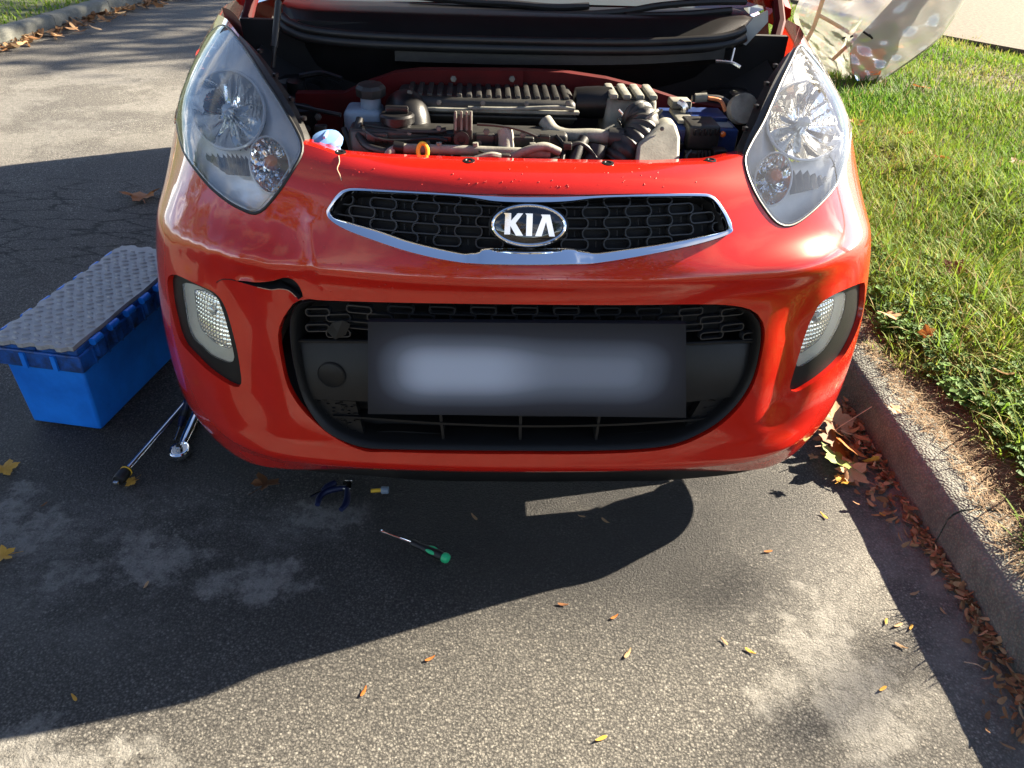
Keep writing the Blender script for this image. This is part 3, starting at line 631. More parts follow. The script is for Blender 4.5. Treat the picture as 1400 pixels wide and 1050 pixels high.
def patch_obj(name, uv, tris, mat, parent, off=0.0):
    used = np.unique(tris); mp = -np.ones(len(uv), int); mp[used] = np.arange(len(used)); uv2 = uv[used]
    o2 = off if np.isscalar(off) else off[used]
    P = S(uv2, o2); N = SN(uv2)
    T = mp[tris]; 
    fl = np.einsum('kc,kc->k', np.cross(P[T[:, 1]] - P[T[:, 0]], P[T[:, 2]] - P[T[:, 0]]), N[T[:, 0]]) < 0; T[fl] = T[fl][:, ::-1]
    return mesh_obj(name, P, T, mat, parent, normals=N)

car = thing('car', 'red hatchback with open bonnet and cracked front bumper parked at the kerb', 'car', (0, 1.7, 0))
HL_L = [(305,35),(315,41),(330,59),(344,79),(361,106),(377,130),(394,158),(408,183),(413,197),(412,211),(402,230),(386,255),(369,277),(358,288),(347,292),(333,287),(314,277),(289,257),(270,235),(253,210),(245,186),(241,158),(243,130),(250,103),(264,75),(281,53),(295,39)]
HL_R = [(1096,61),(1109,69),(1125,85),(1144,109),(1157,136),(1163,160),(1162,189),(1158,213),(1153,229),(1144,251),(1131,269),(1112,288),(1091,304),(1075,309),(1063,305),(1051,293),(1035,269),(1024,245),(1019,227),(1019,213),(1029,192),(1043,168),(1056,139),(1069,109),(1083,80),(1089,67)]
FG_L = [(230,378),(238,375),(251,380),(272,390),(290,398),(301,408),(309,423),(316,446),(324,478),(329,509),(330,524),(326,529),(318,528),(303,520),(282,505),(263,486),(250,472),(242,455),(236,432),(231,408),(229,389)]
FG_R = [(1182,386),(1183,391),(1181,418),(1174,446),(1162,473),(1151,490),(1136,505),(1117,520),(1101,530),(1090,535),(1082,534),(1080,528),(1084,513),(1094,480),(1103,452),(1113,429),(1122,415),(1138,404),(1157,395),(1174,388)]
FL_L = [(242,389),(248,388),(261,391),(276,398),(288,406),(295,417),(303,440),(310,467),(315,489),(314,496),(309,499),(299,496),(282,488),(267,474),(257,463),(250,446),(246,423),(243,402)]
FL_R = [(1162,401),(1164,405),(1162,421),(1155,444),(1143,467),(1132,482),(1117,494),(1101,504),(1095,504),(1094,499),(1101,477),(1109,452),(1117,431),(1126,416),(1139,407),(1153,402)]
LG_H = [(411,409),(450,411),(560,414),(700,416),(850,417),(960,416),(1003,418),(1028,424),(1041,436),(1046,455),(1042,484),(1033,520),(1015,552),(990,578),(960,597),(925,611),(880,618),(800,621),(700,621),(600,620),(530,618),(498,617),(461,601),(434,581),(411,558),(393,528),(384,491),(380,459),(384,441),(394,424)]
LG_F = [(416,411),(450,412),(560,415),(700,417),(850,418),(960,417),(1002,419),(1026,425),(1038,437),(1043,455),(1040,484),(1031,519),(1013,550),(988,576),(958,595),(924,609),(880,616),(800,619),(700,619),(600,618),(530,617),(498,615),(468,606),(443,592),(423,567),(409,537),(398,491),(394,457),(395,434),(402,420)]
LG_I = [(424,418),(450,419),(560,421),(700,423),(850,424),(960,423),(1000,425),(1020,430),(1030,441),(1034,456),(1031,484),(1022,515),(1005,543),(980,568),(952,585),(922,598),(880,604),(800,606),(700,606),(600,605),(530,603),(498,600),(475,592),(452,577),(432,558),(420,533),(411,491),(408,459),(409,440),(414,426)]
z2 = lambda pts: [(430 + x / 2.373, 240 + y / 2.373) for x, y in pts]
UG_O = z2([(42,120),(55,90),(75,62),(100,45),(140,41),(250,46),(350,51),(450,56),(650,60),(900,60),(1100,58),(1250,58),(1285,63),(1310,85),(1335,125),(1350,165),(1345,185),(1325,200),(1200,235),(1050,265),(950,282),(880,290),(700,293),(560,291),(480,285),(400,272),(300,248),(200,215),(110,180),(60,150)])
UG_I = z2([(53,118),(66,93),(86,71),(106,56),(140,52),(250,57),(350,62),(450,68),(520,76),(580,86),(650,90),(760,90),(830,86),(900,77),(1000,72),(1150,70),(1250,70),(1280,75),(1300,92),(1325,130),(1338,165),(1330,180),(1250,197),(1130,219),(1000,238),(920,248),(890,245),(860,240),(830,233),(700,233),(560,233),(530,245),(505,248),(480,249),(400,233),(300,208),(200,175),(110,150),(66,138)])
CRACK = [(322,383.5),(337,384.5),(352,386),(372,384),(388,379.5),(400,382),(409,391),(414,406),(405,406),(395,397.5),(383,395),(370,396),(352,392.5),(336,388)]
BAY = [(413,196),(432,201),(452,208),(463,213),(472,214),(520,218),(640,223),(727,225),(833,227),(900,227),(970,224),(1000,217),(1019,213)]
uvHL = {-1: trace(HL_L, 90), 1: trace(HL_R, 90)}; uvFG = {-1: trace(FG_L, 64), 1: trace(FG_R, 64)}; uvFL = {-1: trace(FL_L, 56), 1: trace(FL_R, 56)}
uvLGH = trace(LG_H, 130); uvUGO = trace(UG_O, 140); uvCR = trace(CRACK, 44)
uvBAY = np.array([inv(*p) for p in even(np.array(BAY, float), 70, False)])
# fence of the bay edge carried up to the top of the net beside the lamps
top = NV - 1.0
step = 0.085
FOLD = [np.array([inv(x + o_, y) for x, y in even(np.array([(427, 305), (430, 330), (436, 370), (440.5, 404)], float), 30, False)]) for o_ in (-9, 0, 9)]
uv, tr = cdt([uvHL[-1], uvHL[1], uvFG[-1], uvFG[1], uvLGH, uvUGO, uvCR], [uvBAY] + FOLD, step, (0, NU - 1, 0, NV - 1))
cen = uv[tr].mean(1)
drop = np.zeros(len(tr), bool)
for lp in (uvHL[-1], uvHL[1], uvFG[-1], uvFG[1], uvLGH, uvUGO, uvCR): drop |= pip(cen, lp)
# above the bay edge and inboard of the lamps: open engine bay
def inner_path(side):
    h = uvHL[side]; it = int(np.argmax(h[:, 1])); e = uvBAY[0] if side < 0 else uvBAY[-1]
    ic = int(np.argmin((h[:, 0] - e[0]) ** 2 + ((h[:, 1] - e[1]) * VS) ** 2)); n_ = len(h)
    f = [(ic + k) % n_ for k in range((it - ic) % n_ + 1)]; g = [(ic - k) % n_ for k in range((ic - it) % n_ + 1)]
    P1, P2 = h[f], h[g]; return P1 if abs(P1[:, 0].mean() - 6) < abs(P2[:, 0].mean() - 6) else P2
pl_, pr_ = inner_path(-1), inner_path(1)
bay_poly = np.vstack([pl_[::-1], uvBAY, pr_, [[pr_[-1, 0], top + 1]], [[pl_[-1, 0], top + 1]]])
inb = pip(cen, bay_poly)
lo = np.full(len(tr), pl_[:, 0].mean()); hi = np.full(len(tr), pr_[:, 0].mean())
drop |= inb
Pc = S(cen); drop |= ((Pc[:, 1] - 0.76) ** 2 + (Pc[:, 2] - 0.30) ** 2 < 0.405 ** 2) & (np.abs(Pc[:, 0]) > 0.6)
fend = ~drop & (cen[:, 1] > 6.6) & ((cen[:, 0] < 3.4) | (cen[:, 0] > 8.6)) & ((cen[:, 0] < 2.2) | (cen[:, 0] > 9.8) | (cen[:, 1] > 8))
bump = ~drop & ~fend
bumper = patch_obj('front_bumper', uv, tr[bump], M['paint'], car); bumper['label'] = 'red front bumper, cracked below the lamp'
for s_ in (-1, 1):
    patch_obj('front_wing', uv, tr[fend & ((cen[:, 0] < 6) == (s_ < 0))], M['paint'], car)
def wall(loop, d0, d1, n_rows=2, closed=True):
    return [S(loop, d) for d in np.linspace(d0, d1, n_rows)]
MB().strip(wall(uvLGH, 0, -0.014), True).build('opening_return', M['paint'], bumper)
MB().strip(wall(uvUGO, 0, -0.010), True).build('opening_return', M['paint'], bumper)
MB().strip(wall(uvCR, 0, -0.012), True).build('crack_edge', M['dark'], bumper)
MB().strip([S(uvCR, -0.012), np.repeat(S(uvCR, -0.03).mean(0)[None], len(uvCR), 0)], True).build('crack_backing', M['dark'], bumper)
for s_ in (-1, 1): MB().strip(wall(uvFG[s_], 0, -0.016), True).build('lamp_recess', M['paint'], bumper)
# flange along the slam panel: rolls back over the radiator support
ubv = uvBAY; Pb = S(ubv); Nb = SN(ubv)
r1 = Pb + np.array([0, 0.010, 0.001]); r2 = Pb + np.array([0, 0.040, -0.002]); r3 = Pb + np.array([0, 0.046, -0.012]); r4 = Pb + np.array([0, 0.050, -0.10])
MB().strip([Pb, r1, r2, r3, r4]).build('slam_panel_flange', M['paint'], bumper, angle=70)
# black under-lip
u_l = np.linspace(inv(400, 641)[0], inv(1036, 648)[0], 40); lipuv = np.stack([u_l, np.zeros(40)], 1); Pl = S(lipuv)
tap = np.clip(np.minimum((u_l - u_l[0]), (u_l[-1] - u_l)) / 1.2, 0.0, 1)[:, None]; dn = np.array([0, 0, 1.0])
MB().strip([Pl + [0, 0.010, 0.012], Pl + [0, 0.004, -0.001] + 0 * dn, Pl + np.array([0, 0.006, 0]) - dn * 0.034 * tap - dn * 0.003, Pl + np.array([0, 0.03, 0]) - dn * 0.046 * tap - dn * 0.004, Pl + np.array([0, 0.06, 0]) - dn * 0.030]).build('under_lip', M['matte_trim'], car, angle=60)
MB().prism([(-.46, .09, .156), (.50, .09, .156), (.66, .20, .156), (.66, .243, .156), (.30, .195, .156), (.30, .248, .156), (.57, .300, .156), (.66, .315, .156), (.60, .82, .156), (-.60, .82, .156), (-.62, .25, .156)], (0, 0, .014)).build('light_slot_undertray', M['dark'], car, smooth=False)  # slot added and shaped to let a thin strip of sun reach the road
# split paint above the grille and mended-over crease at the crack
ck = [inv(*p) for p in catmull([(463,213),(464,222),(461,231),(465,240),(467,247)], 14)]
MB().tube(S(np.array(ck), 0.0003), 0.0010, 6).build('split_line', M['crack_tan'], bumper)

ck = [inv(*p) for p in catmull([(352,392.5),(370,396),(383,395),(395,397.5),(405,406)], 20)]
MB().tube(S(np.array(ck), 0.0002), 0.0008, 6).build('bare_edge', M['crack_tan'], bumper)
ck = [inv(*p) for p in catmull([(296,386),(304,382),(314,382),(322,383.5)], 10)]; MB().tube(S(np.array(ck), 0.0002), 0.0009, 5).build('hairline_crack', M['dark'], bumper)
# ------------------------------------------------------------------ headlights
def lamp_patch(loop, stp, offf):
    bx_ = (loop[:, 0].min(), loop[:, 0].max(), loop[:, 1].min(), loop[:, 1].max())
    u_, t_ = cdt([loop], [], stp, bx_); c_ = u_[t_].mean(1); t_ = t_[pip(c_, loop)]
    P = S(u_); B = S(loop); d = np.array([np.min(np.linalg.norm(B - p, axis=1)) for p in P])
    return u_, t_, offf(d)
def shrink(loop, k):
    c = loop.mean(0); return c + (loop - c) * k
def px_ellipse(cx, cy, rx, ry, tilt, n):
    a = np.linspace(0, 2 * math.pi, n, endpoint=False); t = math.radians(tilt)
    return np.stack([cx + rx * np.cos(a) * math.cos(t) - ry * np.sin(a) * math.sin(t), cy + rx * np.cos(a) * math.sin(t) + ry * np.sin(a) * math.cos(t)], 1)
def bowl(pxr, off, depth, rings, flute=0.0, nfl=0, ax=None, pw=2.0, r0=0.08):
    P = np.array([S(inv(p[0], p[1], off), off)[0] for p in pxr]); C = P.mean(0)
    n_ = np.cross(P[len(P) // 4] - C, P[0] - C); n_ /= np.linalg.norm(n_); n_ = n_ if n_ @ (CAM - C) > 0 else -n_
    axv = -n_ if ax is None else np.array(ax) / np.linalg.norm(ax)
    rows = []
    for r in np.linspace(1, r0, rings):
        a = np.linspace(0, 2 * math.pi, len(P), endpoint=False)
        dd = depth * (1 - r ** pw) + flute * np.sin(a * nfl) * (1 - r) * r * 4
        rows.append(C + (P - C) * r + dd[:, None] * axv)
    return rows, C, axv
for s_ in (-1, 1):
    loop = uvHL[s_]
    lamp = MB(); lamp_o = None
    u_, t_, of = lamp_patch(loop, 0.05, lambda d: -0.010 - 0.034 * (1 - np.exp(-d / 0.022)))
    CFG = dict(main=(312,150,49,55,-20), ind=(369,226,27,40,-14)) if s_ < 0 else dict(main=(1102,165,54,54,20), ind=(1057,245,25,37,12))
    Qb = proj(S(u_, -0.022))
    for key, kk in (('main', 0.93), ('ind', 0.90)):
        e_ = CFG[key]; hole = pip(Qb, px_ellipse(e_[0], e_[1], e_[2] * kk, e_[3] * kk, e_[4], 48)); t_ = t_[~hole[t_].all(1)]
    lamp_o = patch_obj('headlight', u_, t_, M['bezel'], car, of)
    lamp_o['label'] = 'left headlight of the picture, in shade with trees mirrored in it' if s_ < 0 else 'right headlight of the picture, glaring in direct sun'
    u_, t_, of = lamp_patch(loop, 0.085, lambda d: 0.001 + 0.009 * (1 - np.exp(-d / 0.035)))
    patch_obj('lens', u_, t_, M['lens'], lamp_o, of)
    MB().strip(wall(loop, 0.001, -0.012), True).build('lens_edge', M['bezel_dark'], lamp_o)
    MB().tube(S(loop, -0.0005), 0.0032, 8, closed=True).build('gasket', M['rubber'], lamp_o)
    MB().tube(S(shrink(loop, 0.965), 0.000), 0.0012, 6, closed=True).build('trim_line', M['bezel'], lamp_o)
    if s_ < 0: cfg = dict(main=(312,150,49,55,-20), ind=(369,226,27,40,-14), tray=[(275,190),(303,197),(339,209),(341,241),(311,239),(281,217)], wing=[(262,100),(290,78),(322,92),(300,92)])
    else: cfg = dict(main=(1102,165,54,54,20), ind=(1057,245,25,37,12), tray=[(1079,226),(1110,222),(1153,212),(1149,231),(1118,258),(1081,266)], wing=None)
    rows, C, axv = bowl(px_ellipse(*cfg['main'], 72), -0.022, 0.050, 22, flute=0.004, nfl=9, ax=(0.18 * s_, 0.9, -0.45))
    rows = [np.array(r_) for r_ in rows]
    rows = rows[:2] + [r_ + axv[None] * (0.0013 * np.sin((r_[:, 0] - C[0]) * 2 * math.pi / 0.0125) * (1.0 if (r_[:, 2] < C[2] + 0.02).any() else 0.6))[:, None] for r_ in rows[2:]]
    mb_ = MB().strip(rows, True); mb_.build('reflector', M['reflector'], lamp_o, angle=70)
    MB().tube(rows[0], 0.003, 8, closed=True).build('reflector_rim', M['bezel'], lamp_o)
    B0 = C + axv * 0.034
    MB().lathe([(0.0, -0.030), (0.011, -0.028), (0.014, -0.022), (0.014, 0.0), (0.017, 0.004), (0.017, 0.012)], B0, axis=axv, seg=20).build('bulb', M['bulb'], lamp_o)
    B1 = B0 + np.array([-0.004, 0.004, -0.030])
    MB().lathe([(0.0, -0.024), (0.007, -0.022), (0.009, -0.016), (0.009, 0.010)], B1, axis=axv, seg=16).build('side_bulb', M['bulb'], lamp_o)
    rows, C, axv = bowl(px_ellipse(*cfg['ind'], 28), -0.012, 0.040, 6, flute=0.004, nfl=7, ax=(0.15 * s_, 0.9, -0.42))
    MB().strip(rows, True).build('indicator_bowl', M['reflector'], lamp_o, smooth=False)
    MB().tube(rows[0], 0.0022, 8, closed=True).build('indicator_rim', M['bezel'], lamp_o)
    MB().lathe([(0.0, -0.026), (0.010, -0.022), (0.016, -0.008), (0.014, 0.010)], C + axv * 0.022 + np.array([0.004, 0, 0.008]), axis=axv, seg=16).build('indicator_bulb', M['amber'], lamp_o)
    # ribbed tray below the main reflector
    tp = np.array(cfg['tray'], float); a_, b_, c_, d_, e_, f_ = tp
    topl = np.array([a_ + (b_ - a_) * t for t in np.linspace(0, 1, 8)] + [b_ + (c_ - b_) * t for t in np.linspace(0, 1, 12)][1:])
    botl = np.array([f_ + (e_ - f_) * t for t in np.linspace(0, 1, 8)] + [e_ + (d_ - e_) * t for t in np.linspace(0, 1, 12)][1:])
    R0, R1 = [], []
    for k, (p, q) in enumerate(zip(topl, botl)):
        o_ = 0.002 * (1 if k % 2 else -1)
        R0.append(S(inv(*p, -0.050), -0.050 + o_)[0]); R1.append(S(inv(*q, -0.016), -0.016 + o_)[0])
    MB().strip([R0, R1]).build('ribbed_tray', M['bezel_dark'], lamp_o, smooth=False)
    # black housing behind the inboard edge
    src = HL_L if s_ < 0 else HL_R
    inner = [p for p in src if (p in HL_L[:9] if s_ < 0 else (p in HL_R[19:] or p == HL_R[0]))]
    if s_ > 0: inner = HL_R[19:] + HL_R[:1]
    ipx = even(catmull(inner, 60), 26, False); base = S(np.array([inv(*p) for p in ipx]), -0.003); P0 = base
    k_ = np.linspace(0, 1, 26); fade = np.sin(np.pi * np.clip(k_ * 0.94 + 0.03, 0, 1)) ** 0.45
    out = np.array([[-s_ * 0.012, 0.006, 0.002]]) ; out2 = np.array([[-s_ * 0.026, 0.020, -0.006]]); out3 = np.array([[-s_ * 0.030, 0.035, -0.06]])
    MB().strip([P0, P0 + out * fade[:, None], P0 + out * fade[:, None] + [0, 0, -0.008], P0 + out2 * fade[:, None] + [0, 0, -0.008], P0 + out3]).build('housing', M['plastic_dust'], lamp_o, angle=35)
    for kk in (6, 11, 16, 20):
        q = (P0 + out2 * 0.8)[kk]; MB().lathe([(0.006, 0), (0.006, 0.006), (0.0, 0.008)], q, (0, 0, 1), 10).build('fixing', M['plastic'], lamp_o)

# ------------------------------------------------------------------ fog lamps
for s_ in (-1, 1):
    lo_, ll = uvFG[s_], uvFL[s_]
    u_, t_, of = lamp_patch(lo_, 0.05, lambda d: -0.014 + 0.004 * (1 - np.exp(-d / 0.008)))
    c_ = u_[t_].mean(1)
    uq, tq = cdt([lo_, ll], [], 0.05, (lo_[:, 0].min(), lo_[:, 0].max(), lo_[:, 1].min(), lo_[:, 1].max())); c_ = uq[tq].mean(1); tq = tq[pip(c_, lo_) & ~pip(c_, ll)]
    fog = patch_obj('fog_lamp', uq, tq, M['matte_trim'], car, np.full(len(uq), -0.011))
    MB().strip([S(ll, -0.011), S(ll, -0.018)], True).build('lamp_seat', M['rubber'], fog)
    u_, t_, of = lamp_patch(ll, 0.05, lambda d: -0.012 + 0.004 * (1 - np.exp(-d / 0.01)))
    patch_obj('lens', u_, t_, M['fog_lens'], fog, of)
    u_, t_, of = lamp_patch(ll, 0.04, lambda d: -0.016 - 0.010 * (1 - np.exp(-d / 0.006)))
    patch_obj('lamp_body', u_, t_, M['fog_body'], fog, of)
    mi = shrink(ll, 0.74) + np.array([-s_ * 0.035, 0.06])
    u_, t_, of = lamp_patch(mi, 0.012, lambda d: -0.0245 + 0.004 * (1 - np.exp(-d / 0.012)))
    of = of + 0.0009 * np.sin(u_[:, 1] * 2 * math.pi / 0.075) + 0.0007 * np.sin(u_[:, 0] * 2 * math.pi / 0.055)
    P_ = S(u_, of); mo = mesh_obj('reflector', P_, t_, M['reflector'], fog)
    MB().tube(S(mi, -0.0245), 0.0012, 6, closed=True).build('reflector_rim', M['bezel_dark'], fog)
    cc = S(ll.mean(0)[None], -0.028)[0] + np.array([-s_ * 0.012, 0, 0.030])
    MB().lathe([(0, -0.016), (0.010, -0.012), (0.012, 0.0), (0.012, 0.01)], cc, axis=(0.2 * s_, 1, -0.1), seg=16).build('bulb', M['bulb'], fog)

# ------------------------------------------------------------------ upper grille with chrome trim and badge
def frame_at(px, py, off):
    q = inv(px, py, off); P = S(q[None], off)[0]; n = SN(q[None])[0]; tx = np.cross((0, 0, 1), n); tx = -tx if tx[0] < 0 else tx; tx /= np.linalg.norm(tx); up = np.cross(n, tx); up = -up if up[2] < 0 else up
    return Matrix(((tx[0], up[0], n[0], P[0]), (tx[1], up[1], n[1], P[1]), (tx[2], up[2], n[2], P[2]), (0, 0, 0, 1)))
def ring_cell(w, h, bar, depth):
    def rr(w, h, r, n=4):
        o = []
        for cx, cy, a0 in ((w / 2 - r, h / 2 - r, 0), (-w / 2 + r, h / 2 - r, 90), (-w / 2 + r, -h / 2 + r, 180), (w / 2 - r, -h / 2 + r, 270)):
            for i in range(n): a = math.radians(a0 + 90 * i / (n - 1)); o.append((cx + r * math.cos(a), cy + r * math.sin(a)))
        return o
    A, B = rr(w, h, h * 0.42), rr(w - 2 * bar, h - 2 * bar, (h - 2 * bar) * 0.42)
    return [[(x, y, -depth) for x, y in A], [(x, y, -0.001) for x, y in A], [(x * .985, y * .96, 0) for x, y in A], [(x, y, 0) for x, y in B], [(x, y, -depth) for x, y in B]]
uvUGI = trace(UG_I, 140)
def in_px(poly): P_ = catmull(poly, len(poly) * 3, True); return lambda x, y: bool(pip(np.array([[x, y]]), P_)[0])
bo = shrink(uvUGO, 1.0); uq, tq = cdt([bo], [], 0.12, (bo[:, 0].min(), bo[:, 0].max(), bo[:, 1].min(), bo[:, 1].max())); tq = tq[pip(uq[tq].mean(1), bo)]
ug = patch_obj('upper_grille', uq, tq, M['dark'], car, np.full(len(uq), -0.032)); ug['label'] = 'slim upper grille with chrome surround'
# chrome surround: outline pairs matched along both loops
def match(A, B):
    out = []
    for p in A:
        d = ((B[:, 0] - p[0]) ** 2 + ((B[:, 1] - p[1]) * VS) ** 2); out.append(B[np.argmin(d)])
    return np.array(out)
UI = [((x - 430) * 2.373, (y - 240) * 2.373) for x, y in UG_I]; UO = [((x - 430) * 2.373, (y - 240) * 2.373) for x, y in UG_O]
tp_ = np.array(sorted([p for p in UO if p[1] < 75 and 90 < p[0] < 1290])); bt_ = np.array(sorted([p for p in UO if p[1] > 170 and 90 < p[0] < 1330]))
ends = {0: (42, 120), 1: (55, 90), 2: (75, 62), 3: (98, 46), 17: (1285, 63), 18: (1310, 85), 19: (1337, 125), 20: (1351, 165), 21: (1342, 190), len(UI) - 1: (58, 148)}
pair = []
for i, p in enumerate(UI):
    if i in ends: pair.append(ends[i]); continue
    e = tp_ if p[1] < 120 else bt_; pair.append((p[0], np.interp(p[0], e[:, 0], e[:, 1])))
PO = catmull(z2(pair), len(pair) * 8, True); PI_ = catmull(z2(UI), len(UI) * 8, True)
Adense = np.array([inv(*p) for p in PO]); Bm = np.array([inv(*p) for p in PI_])
mid1 = Adense * 0.78 + Bm * 0.22; mid2 = Adense * 0.30 + Bm * 0.70
up_ = np.sign(PI_[:, 1] - PO[:, 1]); hgt = np.clip(np.abs(PI_[:, 1] - PO[:, 1]) / 8.0, 0, 1); wt_ = up_ * hgt    # +1 along the top bar, -1 along the bottom bar
wt_ = np.convolve(np.concatenate([wt_[-6:], wt_, wt_[:6]]), np.ones(13) / 13, 'valid')
th_ = np.abs(PI_[:, 1] - PO[:, 1]) * 0.00155 * up_; th_ = np.convolve(np.concatenate([th_[-6:], th_, th_[:6]]), np.ones(13) / 13, 'valid')
oA = 0.0040 - 0.23 * th_; oB = 0.0040 + 0.23 * th_
MB().strip([S(Adense, -0.008), S(Adense, oA - 0.002), S(Adense * .94 + Bm * .06, oA), S(mid1, oA * .78 + oB * .22 + .0004), S(mid2, oA * .3 + oB * .7 + .0004), S(Adense * .06 + Bm * .94, oB), S(Bm, oB - 0.002), S(Bm, -0.014)], True).build('chrome_surround', M['chrome'], ug, angle=50)
Cm = shrink(Bm, 0.985)
MB().strip([S(Bm, -0.010), S(Cm, -0.018), S(shrink(Bm, 0.96), -0.031)], True).build('inner_surround', M['plastic'], ug, angle=40)
cell0 = None; ins = in_px(UG_I)
cols = range(-9, 10)
for k in cols:
    for r in range(-5, 6):
        if (k + r) % 2: continue
        X = 727.5 + 29.1 * k; t = (X - 723) / 250; Yp = 305.0 - 13.5 * t * t + 4.8 * t + 14.5 * r
        if not (ins(X, Yp) or ins(X - 12, Yp) or ins(X + 12, Yp)): continue
        if abs(X - 723) < 20 and abs(Yp - 308) < 10: continue
        mw = frame_at(X, Yp, -0.018)
        if cell0 is None:
            cell0 = MB().strip(ring_cell(0.051, 0.0205, 0.0026, 0.013), True).build('grille_cell', M['cell'], ug, angle=50); cell0.matrix_basis = mw
        else: dup(cell0, ug, mw)
for k in range(-10, 11):                          # short webs joining the cells
    for r in range(-5, 6):
        if (k + r) % 2 == 0: continue
        X = 727.5 + 29.1 * k; t = (X - 723) / 250; Yp = 305.0 - 13.5 * t * t + 4.8 * t + 14.5 * r
        if not (ins(X, Yp - 5) and ins(X, Yp + 5)) or (abs(X - 723) < 40 and abs(Yp - 308) < 18): continue
        MB().tube([S(inv(X, Yp - 4, -0.024), -0.024)[0], S(inv(X, Yp + 4, -0.024), -0.024)[0]], 0.0013, 5).build('grille_web', M['plastic'], ug)
bf = frame_at(723, 308, 0.004); 
def to_w(mt, pts): return [tuple(mt @ Vector(p)) for p in pts]
bw, bh = 43.5 / 640, 22.2 / 640 * 1.06
bw, bh = 0.0655, 0.0350
badge = MB().lathe([(0.0, 0.006), (0.5, 0.0055), (0.85, 0.0035), (0.96, 0.0), (0.96, -0.012)], (0, 0, 0), seg=48, scale=(bw, bh)).build('badge', M['badge_black'], car); badge.matrix_basis = bf; badge['label'] = 'oval black and chrome maker badge'
rim = MB().tube([(bw * 0.955 * math.cos(a), bh * 0.955 * math.sin(a), 0.002) for a in np.linspace(0, 2 * math.pi, 60, endpoint=False)], 0.0030, 8, closed=True).build('rim', M['chrome'], badge)
rim2 = MB().tube([(bw * 1.03 * math.cos(a), bh * 1.03 * math.sin(a), -0.004) for a in np.linspace(0, 2 * math.pi, 60, endpoint=False)], 0.0022, 8, closed=True).build('rim', M['matte_trim'], badge)
q = lambda pts: [((x - 630) / 425 * bw, -(y - 375) / 222 * bh, 0.0058) for x, y in pts]
letters = {'K': [(345,250),(428,250),(428,330),(500,250),(560,250),(478,355),(565,488),(485,488),(420,385),(420,478),(355,478),(362,268)],
           'I': [(585,250),(668,250),(665,490),(598,490),(600,268)],
           'A': [(760,258),(860,258),(922,490),(858,490),(818,335),(772,490),(700,490),(775,285)]}
for ch, pts in letters.items(): MB().prism(q(pts), (0, 0, 0.0022)).build('letter', M['chrome'], badge, smooth=False)

# ------------------------------------------------------------------ lower grille
uq, tq = cdt([uvLGH], [], 0.16, (uvLGH[:, 0].min(), uvLGH[:, 0].max(), uvLGH[:, 1].min(), uvLGH[:, 1].max())); tq = tq[pip(uq[tq].mean(1), uvLGH)]
lg = patch_obj('lower_grille', uq, tq, M['dark'], car, np.full(len(uq), -0.075)); lg['label'] = 'black lower grille, pushed out of line at one end'
F0, I0 = trace(LG_F, 200), trace(LG_I, 400); I0 = match(F0, I0); I0 = np.stack([np.convolve(np.concatenate([I0[-4:, i], I0[:, i], I0[:4, i]]), np.ones(9) / 9, 'valid') for i in (0, 1)], 1)
I0 = F0 * 0.45 + I0 * 0.55
MB().strip([S(F0, -0.030), S(F0, -0.006), S(F0 * .7 + I0 * .3, -0.002), S(F0 * .3 + I0 * .7, -0.006), S(I0, -0.016), S(I0, -0.070)], True).build('grille_frame', M['matte_trim'], lg, angle=50)
cell1 = None; ins = in_px(LG_I)
for k in range(-9, 15):
    for r in range(0, 5):
        X = 661 + 28.4 * k; t = (X - 720) / 300; Yp = 425.5 + (10.8 if k % 2 else 0) + 21.6 * r * 0.5 * 2 - 1.0 * t * t + (2.0 * t)
        if X < 470: Yp += (470 - X) * 0.12
        if Yp > 466 or (505 < X < 936 and Yp > 446) or not ins(X, Yp): continue
        mw = frame_at(X, Yp, -0.020)
        if X < 470: mw = mw @ Matrix.Rotation(math.radians(8), 4, 'Z')
        if cell1 is None:
            cell1 = MB().strip(ring_cell(0.050, 0.0165, 0.0024, 0.013), True).build('grille_cell', M['cell'], lg, angle=50); cell1.matrix_basis = mw
        else: dup(cell1, lg, mw)
def band(pxtop, pxbot, off0, off1, n=40):
    a = even(np.array(pxtop, float), n, False); b = even(np.array(pxbot, float), n, False)
    return [np.array([S(inv(*p, off0), off0)[0] for p in a]), np.array([S(inv(*p, off1), off1)[0] for p in b])]
t_, b_ = band([(404,470),(500,470),(720,472),(940,474),(1036,470)], [(416,545),(500,549),(720,552),(940,550),(1014,541)], -0.024, -0.020)
MB().strip([t_ + [0, 0.05, 0.004], t_ + [0, 0.004, 0.004], t_, b_, b_ + [0, 0.045, -0.006]]).build('plate_carrier', M['plastic'], lg, angle=40)
mb_ = MB()
for y0, o_ in ((466, -0.020),):
    mb_.tube([S(inv(*p, o_), o_)[0] for p in even(np.array([(404,466),(500,467),(720,469),(940,470),(1035,466)], float), 40, False)], 0.0035, 6)
mb_.build('carrier_ledge', M['matte_trim'], lg)
fm = frame_at(453, 513, -0.019); tc_ = MB().lathe([(0.0, 0.0022), (0.0245, 0.0022), (0.0262, 0.0012), (0.0262, -0.004)], (0, 0, 0), seg=32).build('tow_eye_cover', M['matte_trim'], lg); tc_.matrix_basis = fm
tc2 = MB().tube([(0.0275 * math.cos(a), 0.0275 * math.sin(a), 0) for a in np.linspace(0, 6.283, 40, endpoint=False)], 0.0011, 6, closed=True).build('tow_eye_groove', M['dark'], lg); tc2.matrix_basis = fm
